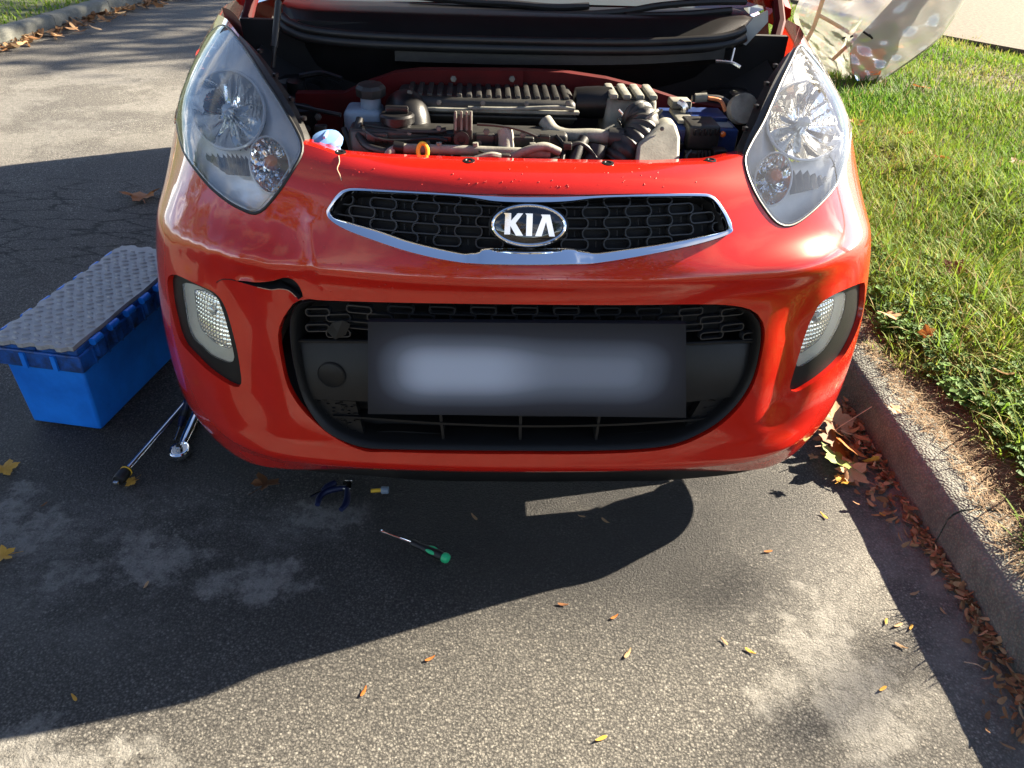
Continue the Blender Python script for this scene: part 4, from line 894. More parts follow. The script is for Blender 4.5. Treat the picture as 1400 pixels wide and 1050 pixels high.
# lower slats and fins
for pts, o_, r_ in (([(455,570),(500,572),(600,579),(720,583),(840,581),(940,575),(975,571)], -0.024, 0.0042), ([(505,592),(540,590),(620,594),(720,595),(840,594),(925,588)], -0.045, 0.0030)):
    P_ = np.array([S(inv(*p, o_), o_)[0] for p in catmull(pts, 50)])
    MB().strip([P_ + [0, 0, r_ * .6], P_ + [0, 0, -r_ * .6], P_ + [0, 0.035, -r_ * .6 - .004], P_ + [0, 0.035, r_ * .6 - 0.004], P_ + [0, 0, r_ * .6]]).build('slat', M['matte_trim'], lg, angle=30)
for x0, x1 in ((602, 607), (712, 711), (820, 814)):
    P_ = np.array([S(inv(x0 + (x1 - x0) * t, 566 + 42 * t, -0.026), -0.026)[0] for t in np.linspace(0, 1, 6)])
    MB().strip([P_ + [-.0028, 0, 0], P_ + [.0028, 0, 0], P_ + [.0022, .04, 0], P_ + [-.0022, .04, 0], P_ + [-.0028, 0, 0]]).build('fin', M['matte_trim'], lg, angle=30)
t_, b_ = band([(470,590),(540,598),(720,602),(900,600),(960,586)], [(490,606),(540,612),(720,614),(900,612),(945,600)], -0.060, -0.012)
MB().strip([t_, b_]).build('grille_floor', M['plastic'], lg)
for pts, d_ in (([(424,545),(486,549),(498,596),(470,588),(440,570)], 1), ([(1014,541),(958,548),(932,592),(960,583),(990,565)], -1)):
    P_ = [S(inv(*p, -0.030), -0.030)[0] for p in pts]; ins_ = MB().prism(P_, (0, 0.02, 0)).build('side_insert', M['plastic'], lg, smooth=False)
    mb2 = MB(); PP = np.array(pts, float)
    for i in range(90):
        x_, y_ = RNG.uniform(PP[:, 0].min(), PP[:, 0].max()), RNG.uniform(PP[:, 1].min(), PP[:, 1].max())
        if pip(np.array([[x_, y_]]), PP)[0]:
            p_ = S(inv(x_, y_, -0.029), -0.029)[0]; mb2.box(p_, (0.006, 0.003, 0.0022), 0)
    o_ = mb2.build('dimples', M['matte_trim'], ins_); o_['kind'] = 'stuff'
# torn bit of plastic in the damaged corner
P_ = [S(inv(*p, -0.012), -0.012 + RNG.normal(0, .004))[0] for p in [(446,452),(455,440),(470,436),(480,442),(474,456),(460,462)]]
MB().strip([P_, [np.mean(P_, 0) + RNG.normal(0, .004, 3) + [0, -.006, 0]] * 6], True).build('torn_plastic', M['matte_trim'], lg, smooth=False)

# number plate, its characters blurred away
def make_plate():
    m, nt, b = new_mat('blurred_plate'); L = nt.links.new; tc = nd(nt, 'ShaderNodeTexCoord')
    def blob(cx, cz, rx, rz):
        mp = nd(nt, 'ShaderNodeMapping'); mp.inputs['Location'].default_value = (-cx / rx, 0, -cz / rz); mp.inputs['Scale'].default_value = (1 / rx, 0, 1 / rz); L(tc.outputs['Object'], mp.inputs['Vector'])
        ln = nd(nt, 'ShaderNodeVectorMath', operation='LENGTH'); L(mp.outputs[0], ln.inputs[0])
        mr = nd(nt, 'ShaderNodeMapRange', interpolation_type='SMOOTHERSTEP'); mr.inputs['From Min'].default_value = 1.0; mr.inputs['From Max'].default_value = 0.0; L(ln.outputs['Value'], mr.inputs['Value']); return mr.outputs[0]
    sp = nd(nt, 'ShaderNodeSeparateXYZ'); L(tc.outputs['Object'], sp.inputs[0])
    def soft(o, a, c):
        m_ = nd(nt, 'ShaderNodeMapRange', interpolation_type='SMOOTHERSTEP'); m_.inputs['From Min'].default_value = a; m_.inputs['From Max'].default_value = c; L(o, m_.inputs['Value']); return m_.outputs[0]
    def mul(a, c):
        m_ = nd(nt, 'ShaderNodeMath', operation='MULTIPLY'); L(a, m_.inputs[0])
        if hasattr(c, 'is_linked'): L(c, m_.inputs[1])
        else: m_.inputs[1].default_value = c
        return m_.outputs[0]
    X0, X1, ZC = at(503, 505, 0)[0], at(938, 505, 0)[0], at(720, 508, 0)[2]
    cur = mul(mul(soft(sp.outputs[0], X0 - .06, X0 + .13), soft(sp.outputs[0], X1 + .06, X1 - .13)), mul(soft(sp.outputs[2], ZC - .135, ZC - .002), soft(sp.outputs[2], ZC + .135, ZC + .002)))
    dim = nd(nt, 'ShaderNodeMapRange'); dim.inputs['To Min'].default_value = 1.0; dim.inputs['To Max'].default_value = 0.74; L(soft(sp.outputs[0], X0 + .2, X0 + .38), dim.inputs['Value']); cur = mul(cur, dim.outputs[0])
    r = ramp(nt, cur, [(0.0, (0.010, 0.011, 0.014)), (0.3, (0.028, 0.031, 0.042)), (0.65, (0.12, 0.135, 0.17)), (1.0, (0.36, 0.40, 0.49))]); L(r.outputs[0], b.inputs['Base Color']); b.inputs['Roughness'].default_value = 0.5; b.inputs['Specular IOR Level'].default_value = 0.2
    return m
M['plate'] = make_plate()
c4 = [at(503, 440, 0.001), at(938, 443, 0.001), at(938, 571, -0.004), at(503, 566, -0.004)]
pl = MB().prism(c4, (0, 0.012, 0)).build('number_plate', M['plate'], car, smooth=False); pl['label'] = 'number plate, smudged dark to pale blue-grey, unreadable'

# water beads on paint and chrome
mb_ = MB(); 
def bead(px, py, r):
    qv = inv(px, py); P = S(qv[None], 0.0)[0]; n_ = SN(qv[None])[0]
    mb_.lathe([(r, 0), (r * .8, r * .33), (r * .4, r * .5), (0.0, r * .55)], P, axis=n_, seg=6)
for i in range(230):
    z = RNG.random()
    if z < .45: x_, y_ = RNG.uniform(440, 930), RNG.normal(385, 18)
    elif z < .75: x_, y_ = RNG.uniform(440, 960), RNG.uniform(228, 258)
    else: x_, y_ = RNG.uniform(380, 445), RNG.uniform(215, 380)
    if y_ > 408 or any(pip(np.array([[x_, y_]]), np.array(pg, float))[0] for pg in (UG_O, LG_H)): continue
    bead(x_, y_, RNG.uniform(.0006, .0016))
o_ = mb_.build('water_beads', M['paint'], bumper); o_['kind'] = 'stuff'

M['bolt'] = pm('grimy_bolt', (0.10, 0.095, 0.085), 0.45, metal=0.7, var=0.3)
# ================================================================== engine bay (parts of the car, each at its own depth)
def bbox(px0, px1, py0, pym, py1, Yf):
    """front face px0..px1 x pym..py1 at depth Yf; the top runs back until its far edge shows at py0"""
    xm = (px0 + px1) / 2; A, B = at(px0, (pym + py1) / 2, Yf), at(px1, (pym + py1) / 2, Yf)
    zt, zb = at(xm, pym, Yf)[2], at(xm, py1, Yf)[2]; Yb = atz(xm, py0, zt)[1]
    return np.array([(A[0] + B[0]) / 2, (Yf + Yb) / 2, (zt + zb) / 2]), np.array([B[0] - A[0], max(0.01, Yb - Yf), zt - zb])
def pbox(name, args, mat, parent, bevel=0.006, extra=None, taper=None, down=0.0):
    c, s = bbox(*args); c[2] -= down / 2; s[2] += down
    return MB().box(c, s, bevel, taper=taper, seg=3).build(name, mat, parent)
def ptube(name, pts, rpx, mat, parent, n=24, seg=12, smooth_path=True):
    P = np.array([at(x, y, Yv_) for x, y, Yv_ in pts]); P = catmull(P, n) if smooth_path and len(P) > 2 else P
    return MB().tube(P, rpx, seg).build(name, mat, parent)
def plate(name, pts, Yv_, thick, mat, parent):
    return MB().prism([at(x, y, Yv_) for x, y in pts], (0, thick, 0)).build(name, mat, parent, smooth=False)
# shell of the bay
MB().box((0, 0.48, 0.52), (1.1, 0.62, 0.03)).build('bay_floor', M['dark'], car)
MB().box((0, 0.20, 0.62), (0.86, 0.02, 0.30)).build('radiator', M['dark'], car)
MB().box((0, 0.74, 0.72), (1.28, 0.02, 0.42)).build('firewall', M['dark'], car)
for s_ in (-1, 1):
    wing = [(s_ * 0.46, 0.30, 0.66), (s_ * 0.46, 0.50, 0.74), (s_ * 0.46, 0.74, 0.80), (s_ * 0.46, 0.74, 0.5), (s_ * 0.46, 0.30, 0.5)]
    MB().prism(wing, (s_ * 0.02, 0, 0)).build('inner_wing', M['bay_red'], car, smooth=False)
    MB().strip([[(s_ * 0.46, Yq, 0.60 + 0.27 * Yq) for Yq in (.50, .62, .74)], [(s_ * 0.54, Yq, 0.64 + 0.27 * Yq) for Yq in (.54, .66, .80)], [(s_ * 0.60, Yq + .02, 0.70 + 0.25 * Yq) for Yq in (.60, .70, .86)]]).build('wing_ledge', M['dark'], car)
    tower = MB().lathe([(0.105, -0.10), (0.10, 0.0), (0.085, 0.012), (0.06, 0.014), (0.055, 0.004), (0.022, 0.006), (0.020, 0.03), (0, 0.032)], (s_ * 0.50, 0.60, 0.80), (0, -0.15, 1), 28).build('strut_tower', M['plastic'], car)
# red crossmember arch behind the engine
arch_l = [(404,128),(470,128),(505,112),(540,100),(575,96),(715,97),(715,140),(560,140),(500,150),(470,165),(462,204),(418,204),(404,170)]
arch_r = [(715,97),(770,99),(830,108),(885,122),(940,140),(1008,150),(1016,178),(1000,200),(960,200),(900,170),(850,150),(715,140)]
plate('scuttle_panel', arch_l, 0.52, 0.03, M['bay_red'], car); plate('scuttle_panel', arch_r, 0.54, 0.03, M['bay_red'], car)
# engine block and clutter
blk = pbox('engine_block', (478, 775, 168, 180, 240, 0.30), M['plastic_dust'], car, 0.008, down=0.05)
for x0, x1, y0, y1 in ((585, 622, 186, 200), (650, 676, 184, 204), (700, 730, 188, 204), (500, 530, 182, 198)):
    pbox('boss', (x0, x1, y0 - 4, y0, y1, 0.292), M['plastic_dust'], blk, 0.003)
man = pbox('intake_manifold', (540, 788, 111, 136, 172, 0.41), M['plastic_dust'], car, 0.014)
c, s = bbox(540, 788, 111, 136, 172, 0.41)
for i, x_ in enumerate(np.linspace(c[0] - s[0] / 2 + 0.03, c[0] + s[0] / 2 - 0.02, 17)):
    MB().box((x_, c[1] + 0.004, c[2] + s[2] / 2 + 0.001), (0.011, s[1] * 0.86, 0.010), 0.003).build('rib', M['plastic_dust'], man)
MB().box((c[0] + 0.02, c[1] - s[1] / 2 - 0.004, c[2] + s[2] * 0.12), (s[0] * 0.92, 0.016, 0.007), 0.002).build('flange', M['tan_dust'], man)
MB().box((c[0] + 0.02, c[1] - s[1] / 2 - 0.006, c[2] - s[2] * 0.10), (s[0] * 0.90, 0.012, 0.006), 0.002).build('flange', M['plastic_dust'], man)
ptube('manifold_end', [(552, 150, .47), (556, 150, .42), (560, 160, .385), (563, 178, .37)], 0.040, M['plastic'], man, 14, 18)
ptube('vacuum_pipe', [(640, 148, .40), (700, 149, .40), (760, 147, .40), (785, 150, .40)], 0.0045, M['tan_dust'], man, 20, 8)
ptube('intake_duct', [(786, 140, .46), (800, 140, .46), (818, 140, .46), (834, 141, .46)], [0.030, 0.032, 0.033, 0.032], M['plastic'], car, 4, 20, False)
ab = pbox('air_filter_box', (826, 900, 119, 138, 212, 0.40), M['tan_dust'], car, 0.010, taper=(0.92, 0.62))
c, s = bbox(826, 900, 119, 138, 212, 0.40)
for x_ in np.linspace(c[0] - s[0] * .36, c[0] + s[0] * .36, 4): MB().box((x_, c[1], c[2] + s[2] / 2 + 0.004), (s[0] * .15, s[1] * .82, 0.012), 0.004).build('lid_rib', M['tan_dust'], ab)
for x_ in np.linspace(c[0] - s[0] * .24, c[0] + s[0] * .24, 3): MB().box((x_, c[1], c[2] + s[2] / 2 + 0.0005), (s[0] * .08, s[1] * .84, 0.003)).build('lid_groove', M['dark'], ab)
ptube('wire_clip', [(846, 150, .39), (852, 158, .385), (845, 163, .385), (850, 172, .385)], 0.0025, M['steel'], ab, 12, 6)
hp = catmull(np.array([at(868, 158, .385), at(878, 168, .36), at(874, 185, .335), at(858, 203, .315), at(840, 226, .30)]), 34)
MB().tube(hp, 0.033 + 0.0028 * np.sin(np.arange(34) * 1.9), 20).build('intake_hose', M['plastic_dust'], car, angle=60)
MB().tube([np.array(hp[8]) + 0.036 * (math.cos(a) * np.array([.75, .1, .6]) + math.sin(a) * np.array([-.1, .8, -.5])) for a in np.linspace(0, 6.28, 24, endpoint=False)], 0.0035, 6, closed=True).build('hose_band', M['tan_dust'], car)
# snorkel in front of the battery
sn = [(869,228),(872,198),(900,172),(912,166),(924,169),(930,188),(929,228)]
P_ = [at(x, y, 0.235 + (228 - y) / 62 * 0.085) for x, y in sn]; 
bm_ = MB().prism(P_, (0.010, 0.075, -0.010)).build('air_snorkel', M['tan_dust'], car)
md = bm_.modifiers.new('bevel', 'BEVEL'); md.width = 0.006; md.segments = 3; md.limit_method = 'ANGLE'
# battery
bt = pbox('battery', (914, 1006, 148, 176, 230, 0.36), M['battery_blue'], car, 0.005)
c, s = bbox(914, 1006, 148, 176, 230, 0.36)
MB().box((c[0] + .02, c[1] + .01, c[2] + s[2] / 2 + .004), (s[0] * .55, s[1] * .5, 0.012), 0.003).build('battery_lid', M['battery_blue'], bt)
MB().box((c[0] - .035, c[1] - .01, c[2] + s[2] / 2 + .006), (s[0] * .25, s[1] * .6, 0.008), 0.002).build('battery_label', M['tan_dust'], bt)
pbox('terminal_cover', (940, 984, 158, 172, 206, 0.335), M['plastic_dust'], bt, 0.006)
for i in range(5):
    p = at(950 + 7.5 * i, 181, 0.332); MB().box(p, (0.005, 0.006, 0.012), 0.001).build('cover_tooth', M['plastic'], bt)
cl = pbox('terminal_clamp', (918, 946, 132, 139, 150, 0.46), M['tan_dust'], bt, 0.004)
ptube('clamp_bolt', [(928, 140, .45), (936, 146, .44), (935, 156, .44)], 0.008, M['steel'], bt, 8, 8)
ptube('battery_cable', [(946, 135, .46), (965, 134, .46), (985, 136, .46), (998, 146, .45), (998, 165, .43)], 0.0075, M['rubber'], bt, 24, 10)
ptube('cable_sleeve', [(950, 134, .458), (966, 133, .458)], 0.0095, M['tan_dust'], bt, 2, 10, False)
p = at(988, 183, 0.352); MB().lathe([(0.006, 0), (0.006, 0.004), (0.003, 0.006), (0, .006)], p, (0, -1, 0), 12).build('charge_eye', M['amber'], bt)
pbox('fuse_box', (935, 965, 205, 208, 232, 0.30), M['plastic_dust'], car, 0.003); pbox('relay', (975, 994, 200, 206, 225, 0.29), M['plastic'], car, 0.003)
for i in range(4): ptube('loom', [(955 + i * 5, 206, .30), (955 + i * 5, 232, .29)], 0.0028, M['rubber'], car, 2, 6, False)
ptube('horn', [(1012, 150, .40), (1018, 148, .38)], 0.030, M['tan_dust'], car, 2, 18, False)
# coolant bottle, oil filler, coil, fuel rail
ct = pbox('coolant_bottle', (470, 522, 138, 152, 196, 0.40), M['tank'], car, 0.012)
p = at(507, 127, 0.43); MB().lathe([(0.020, -0.03), (0.020, -0.006), (0.030, -0.004), (0.031, 0.012), (0.024, 0.018), (0, 0.019)], p, (0, -0.1, 1), 9).build('cap', M['plastic_dust'], ct, angle=25)
ptube('bottle_neck', [(507, 150, .43), (507, 132, .43)], 0.021, M['tank'], ct, 2, 16, False)
p = at(543, 163, 0.335); of_ = MB().lathe([(0.026, -0.062), (0.028, -0.02), (0.028, -0.006), (0.034, -0.004), (0.034, 0.008), (0.030, 0.012), (0, 0.012)], p, (0, 0, 1), 24).build('oil_filler', M['plastic'], car, angle=35)
MB().box(p + np.array([0, 0, .018]), (0.045, 0.010, 0.016), 0.003).build('grip_bar', M['plastic'], of_)
cb = pbox('ignition_coil', (620, 646, 150, 156, 192, 0.285), M['plastic_dust'], car, 0.003)
for x_ in (623, 631, 638, 644): ptube('coil_rib', [(x_, 152, .283), (x_, 178, .281)], 0.0022, M['tan_dust'], cb, 2, 6, False)
MB().lathe([(0.011, -0.006), (0.015, 0), (0.015, 0.010), (0.008, 0.010), (0.008, 0.002), (0, 0.002)], at(631, 190, 0.277), (0, -1, .15), 20).build('coil_eye', M['plastic'], cb)
rail = ptube('fuel_rail', [(548, 203, .262), (620, 205, .262), (700, 208, .262), (752, 210, .262)], 0.0095, M['tan_dust'], car, 12, 12)
ptube('rail_end', [(538, 201, .262), (552, 203, .262)], 0.012, M['plastic'], rail, 2, 12, False)
for x_ in (600, 650, 728): ptube('injector', [(x_, 195, .262), (x_ + 2, 222, .262)], 0.0055, M['tan_dust'], rail, 3, 8, False)
for x_ in (607, 618, 700, 712): ptube('clip', [(x_, 212, .255), (x_, 222, .255)], 0.0025, M['tan_dust'], rail, 2, 6, False)
ptube('breather_pipe', [(690, 178, .30), (692, 188, .292), (692, 206, .275)], 0.0155, M['tan_dust'], car, 12, 14)
ptube('injector_hose', [(700, 214, .25), (725, 204, .25), (745, 200, .255), (765, 208, .26)], 0.008, M['tan_dust'], car, 20, 10)
ptube('connector_sleeve', [(648, 218, .232), (670, 212, .235), (684, 214, .24)], 0.0062, M['tan_dust'], car, 10, 8)
ptube('coolant_hose', [(745, 165, .36), (757, 180, .34), (775, 186, .33), (810, 186, .33), (842, 189, .325)], 0.0145, M['tan_dust'], car, 26, 14)
ptube('hose_joint', [(832, 188, .325), (852, 190, .32)], 0.0205, M['plastic_dust'], car, 2, 14, False)
ptube('lower_hose', [(798, 190, .30), (790, 205, .28), (782, 226, .26)], 0.0115, M['plastic_dust'], car, 14, 12)
ptube('lower_hose', [(815, 200, .30), (812, 214, .29), (800, 230, .28)], 0.020, M['rubber'], car, 14, 12)
ptube('heater_hose', [(492, 162, .33), (489, 180, .31), (500, 198, .285), (524, 207, .265), (534, 206, .262)], 0.0075, M['rubber'], car, 24, 10)
ptube('corrugated_sleeve', [(528, 218, .245), (532, 209, .25), (540, 203, .26)], 0.0075, M['tan_dust'], car, 10, 10)
ptube('bonnet_cable', [(402, 144, .42), (430, 150, .40), (466, 157, .38)], 0.0045, M['rubber'], car, 16, 8)
ptube('wire_loom', [(500, 172, .33), (540, 178, .31), (590, 180, .30), (610, 178, .30)], 0.006, M['rubber'], car, 20, 8)
ptube('wire_loom', [(770, 205, .27), (790, 196, .28), (806, 205, .28), (818, 222, .27)], 0.005, M['rubber'], car, 20, 8)
# washer filler, dipstick, fixings on the slam panel
p = at(447, 191, 0.235)
wf = MB().lathe([(0.020, -0.05), (0.021, -0.012), (0.027, -0.010), (0.030, -0.002), (0.026, 0.006), (0.012, 0.010), (0, 0.0105)], p, (-0.1, -0.25, 1), 20).build('washer_filler_cap', M['cap_blue'], car)
MB().box(p + np.array([0, -0.004, 0.011]), (0.006, 0.040, 0.006), 0.002).build('cap_rib', M['cap_blue'], wf)
ptube('washer_neck', [(449, 201, .238), (452, 214, .24)], 0.017, M['tan_dust'], wf, 2, 14, False)
ringp = [at(578, 207, 0.245) + np.array([0.009 * math.cos(a), 0.004 * math.sin(a), 0.014 * math.sin(a)]) for a in np.linspace(0, 6.283, 24, endpoint=False)]
MB().tube(ringp, 0.0042, 8, closed=True).build('dipstick_handle', M['yellow'], car)
for x_, y_ in ((463, 209), (641, 221), (833, 224), (975, 220)):
    q = inv(x_, y_ + 6); p = S(q[None])[0] + np.array([0, 0.018, 0.002])
    MB().lathe([(0.011, -0.003), (0.011, 0.002), (0.006, 0.003), (0.005, 0.0015), (0, 0.0015)], p, (0, -0.1, 1), 14).build('panel_clip', M['plastic'], car)
MB().box(at(640, 219, 0.225), (0.030, 0.02, 0.012), 0.003).build('bonnet_catch', M['steel'], car)

# small hardware: bolts, plugs, taped wires, labels
for x_, y_, Yv_, r_ in ((560,182,.305,.006),(600,176,.30,.006),(665,180,.295,.006),(715,184,.295,.006),(585,196,.285,.005),(655,196,.285,.005),(745,178,.33,.006),(560,128,.40,.006),(600,140,.405,.005),(660,141,.405,.005),(720,142,.405,.005),(776,141,.405,.005),(880,148,.395,.005),(840,200,.395,.005),(905,176,.30,.004),(420,176,.50,.007),(435,160,.50,.007),(985,160,.50,.007),(700,108,.515,.006),(620,108,.515,.006)):
    r_ *= 0.75; MB().lathe([(r_ * 1.5, 0), (r_ * 1.5, r_ * .4), (r_, r_ * .45), (r_, r_ * 1.3), (0, r_ * 1.35)], at(x_, y_, Yv_), (0, -1, .25), 6).build('bolt', M['bolt'], car, angle=20)
for pts, r_, m_ in (([(496,176,.30),(520,190,.285),(552,192,.28),(590,189,.28),(612,192,.275)], .0028, 'rubber'), ([(652,170,.29),(680,172,.29),(712,178,.288),(742,190,.28)], .0028, 'rubber'), ([(655,206,.255),(690,220,.24),(730,222,.24),(765,216,.25)], .0035, 'rubber'), ([(565,214,.245),(600,222,.235),(632,216,.235)], .003, 'rubber'),
                    ([(760,186,.30),(770,200,.28),(768,222,.25)], .0045, 'plastic'), ([(905,150,.45),(895,165,.43),(902,190,.38)], .003, 'rubber'), ([(945,206,.30),(938,216,.28),(946,230,.27)], .003, 'rubber'), ([(470,176,.36),(478,196,.33),(482,214,.31)], .006, 'rubber'), ([(840,172,.37),(826,180,.36),(818,194,.34)], .004, 'tan_dust'), ([(410,104,.60),(440,100,.60),(468,108,.58)], .006, 'plastic')):
    ptube('wire', pts, r_, M[m_], car, 18, 6)
for x0, x1, y0, y1, Yv_, m_ in ((606,618,186,196,.278,'plastic'),(738,752,186,196,.27,'plastic'),(684,698,212,222,.238,'plastic_dust'),(512,524,186,196,.29,'plastic'),(770,782,196,206,.265,'plastic_dust'),(924,934,196,208,.33,'plastic'),(430,446,172,184,.30,'plastic')):
    pbox('plug', (x0, x1, y0 - 3, y0, y1, Yv_), M[m_], car, 0.002)
c, s = bbox(914, 1006, 148, 176, 230, 0.36)
MB().box((c[0] + .045, c[1] - s[1] * .28, c[2] + s[2] / 2 + .0006), (s[0] * .22, s[1] * .28, 0.001)).build('white_label', M['grey_panel'], bt)
pts = catmull(np.array([at(968, 134, .452), at(985, 138, .45), at(992, 152, .44)]), 12); MB().tube(pts, 0.004, 8).build('earth_wire', M['orange'], bt)

# ------------------------------------------------------------------ scuttle, seal, windscreen, wipers, bonnet
def curve_x(pts, Ys, n=50):
    P = catmull(pts, n); Yq = np.interp(np.linspace(0, 1, n), np.linspace(0, 1, len(Ys)), Ys); return np.array([at(p[0], p[1], y) for p, y in zip(P, Yq)])
c0 = curve_x([(385,8),(420,16),(520,19),(700,24),(860,27),(1000,28),(1030,27)], [.80, .76, .75, .75, .75, .76, .80])
c1 = curve_x([(392,38),(430,46),(520,49),(700,53),(860,54),(960,52),(1022,40)], [.76, .715, .70, .70, .70, .71, .74])
cow = MB().strip([c0 + [0, 0.10, 0.012], c0 + [0, 0.01, 0.004], c0, c1, c1 + [0, 0.002, -0.03], c1 + [0, 0.03, -0.13]]).build('scuttle_cover', M['plastic'], car, angle=35)
for dy, r_, m_ in ((0, 0.0095, 'seal'), (11, 0.0115, 'seal')):
    s0 = curve_x([(386, 22 + dy), (398, 32 + dy), (430, 42 + dy), (520, 50 + dy), (700, 56 + dy), (860, 58 + dy), (960, 54 + dy), (1000, 48 + dy), (1018, 40 + dy)], [.72, .70, .685, .675, .672, .675, .68, .69, .70], 60)
    MB().tube(s0, r_, 10).build('bonnet_seal', M[m_], cow)
s0 = curve_x([(540,75),(620,78),(700,80),(860,80),(990,72)], [.68] * 5)
MB().strip([s0 + [0, -.004, .012], s0 + [0, -.006, -.012], s0 + [0, .03, -.03]]).build('heat_shield', M['plastic_dust'], cow)
plate('scuttle_end', [(1005,55),(1030,25),(1050,15),(1050,30),(1020,62)], 0.72, 0.01, M['grey_panel'], car)
ptube('end_stay', [(978, 84, .66), (1000, 86, .66), (1012, 92, .65)], 0.004, M['steel'], car, 8, 6); ptube('end_stay', [(1004, 66, .68), (999, 86, .66)], 0.003, M['steel'], car, 3, 6)
# cabin: lofted sections (Y, z_low, z_top, half width low, half width top)
def loop_sec(Yq, zl, zt, wl, wt):
    return [(-wl, Yq, zl), (-wl * 1.01, Yq, (zl + zt) / 2), (-wt, Yq, zt - 0.02), (-wt * .9, Yq, zt), (wt * .9, Yq, zt), (wt, Yq, zt - 0.02), (wl * 1.01, Yq, (zl + zt) / 2), (wl, Yq, zl)]
secs = [(1.06, .22, .93, .78, .70), (1.5, .20, .95, .79, .74), (2.2, .20, .97, .795, .75), (2.78, .22, .98, .78, .73), (3.06, .28, .95, .72, .66), (3.12, .34, .80, .66, .60)]  # unseen rear end shortened so the car's cast shadow stops sooner
body = MB().strip([loop_sec(*s) for s in secs]); body.f.append(tuple(range(40, 48)))
body.build('body_side', M['paint'], car, angle=40)
gs = [(0.93, .962, .965, .64, .60), (1.25, .95, 1.21, .70, .56), (1.62, .95, 1.42, .735, .535), (2.3, .965, 1.475, .745, .54), (2.68, .975, 1.43, .72, .53), (2.92, .97, 1.22, .69, .56), (3.05, .95, .97, .66, .60)]
MB().strip([loop_sec(*s) for s in gs]).build('cabin_glass', M['windscreen'], car, angle=40)
roof = [[(-.52, 1.60, 1.432), (0, 1.57, 1.452), (.52, 1.60, 1.432)], [(-.545, 2.3, 1.482), (0, 2.3, 1.505), (.545, 2.3, 1.482)], [(-.53, 2.70, 1.44), (0, 2.74, 1.46), (.53, 2.70, 1.44)]]
MB().strip(roof).build('roof', M['paint'], car)
for s_ in (-1, 1):
    MB().tube([(s_ * .655, .86, .955), (s_ * .61, 1.2, 1.18), (s_ * .555, 1.62, 1.425)], 0.03, 8).build('windscreen_pillar', M['paint'], car)
    # wing behind the lamp, up to the windscreen
    uu = np.linspace(0, 1.5, 40) if s_ < 0 else np.linspace(NU - 1, NU - 2.5, 40)
    e0 = S(np.stack([uu, np.full(40, top)], 1)); 
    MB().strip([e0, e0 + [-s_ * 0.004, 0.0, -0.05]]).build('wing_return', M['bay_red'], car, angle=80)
    MB().strip([[(s_ * .72, .88, .93), (s_ * .775, .80, .84), (s_ * .795, .62, .72)], [(s_ * .70, 1.08, .94), (s_ * .78, 1.08, .80), (s_ * .79, 1.06, .62)]]).build('wing_rear', M['paint'], car)
    mir = MB().box((s_ * .85, 1.10, 1.045), (.18, .09, .13), .035).build('door_mirror', M['paint'], car); MB().box((s_ * .85, 1.098, .985), (.16, .08, .03), .012).build('mirror_base', M['plastic'], mir)
    MB().tube([at(*( (1058, 60, .78) if s_ > 0 else (345, 55, .78))), at(*((1066, 30, .82) if s_ > 0 else (338, 25, .82))), at(*((1062, -5, .86) if s_ > 0 else (345, -5, .86)))], 0.014, 8).build('bonnet_hinge', M['bay_red'], car)
    for Yw in (0.76, 2.70):
        wh = MB().lathe([(0.18, -0.08), (0.255, -0.085), (0.280, -0.06), (0.284, 0), (0.280, 0.06), (0.255, 0.085), (0.18, 0.08)], (s_ * .69, Yw, .284), (s_, 0, 0), 36).build('wheel', M['tyre'], car)
        MB().lathe([(0.18, 0.07), (0.17, 0.03), (0.06, 0.045), (0, 0.05)], (s_ * .69, Yw, .284), (s_, 0, 0), 30).build('rim', M['wheel'], wh)
# windscreen foot and wipers
w0 = curve_x([(415,4),(520,2),(700,4),(860,8),(1000,12),(1045,4)], [.90] * 6, 30)
MB().strip([w0, w0 + [0, .30, .22]]).build('windscreen', M['windscreen'], car)
for pts in ([(560,-6,.86),(640,2,.84),(700,5,.83),(760,10,.82),(805,8,.83)], [(640,18,.80),(760,21,.79),(850,16,.80),(900,8,.81),(960,3,.82),(1020,2,.83)], [(855,22,.79),(930,20,.80),(1000,14,.81)]):
    ptube('wiper_arm', pts, 0.008, M['rubber'], car, 24, 8)
# bonnet standing open on its stay
hy, hz, an = 0.86, 1.03, math.radians(62)
rows = []
for t in np.linspace(0, 1, 9):
    Ln = 0.80 * t; z_ = hz + Ln * math.sin(an) + 0.02 * math.sin(t * 3.14); y_ = hy - Ln * math.cos(an); w_ = 0.63 - 0.10 * t - 0.10 * t ** 4
    rows.append([(w_ * u_, y_ + 0.05 * (u_ * u_) * (0.3 + t), z_ - 0.05 * abs(u_) ** 3) for u_ in np.linspace(-1, 1, 15)])
bn = MB().strip(rows).build('bonnet', M['paint'], car); sd = bn.modifiers.new('solid', 'SOLIDIFY'); sd.thickness = 0.02
MB().strip([[(x_ * .86, y_ - 0.012, z_ - 0.035) for x_, y_, z_ in r_] for r_ in rows[1:8]]).build('bounce_blocker', M['dark'], bn)  # dark sheet added out of view to cut red bounce into the bay
ptube('bonnet_stay', [(373, 92, .55), (376, 60, .56), (381, 0, .60), (392, -130, .68)], 0.0045, M['rubber'], car, 14, 8); ptube('stay_grip', [(375, 64, .558), (381, 2, .598)], 0.0072, M['rubber'], car, 2, 10, False)

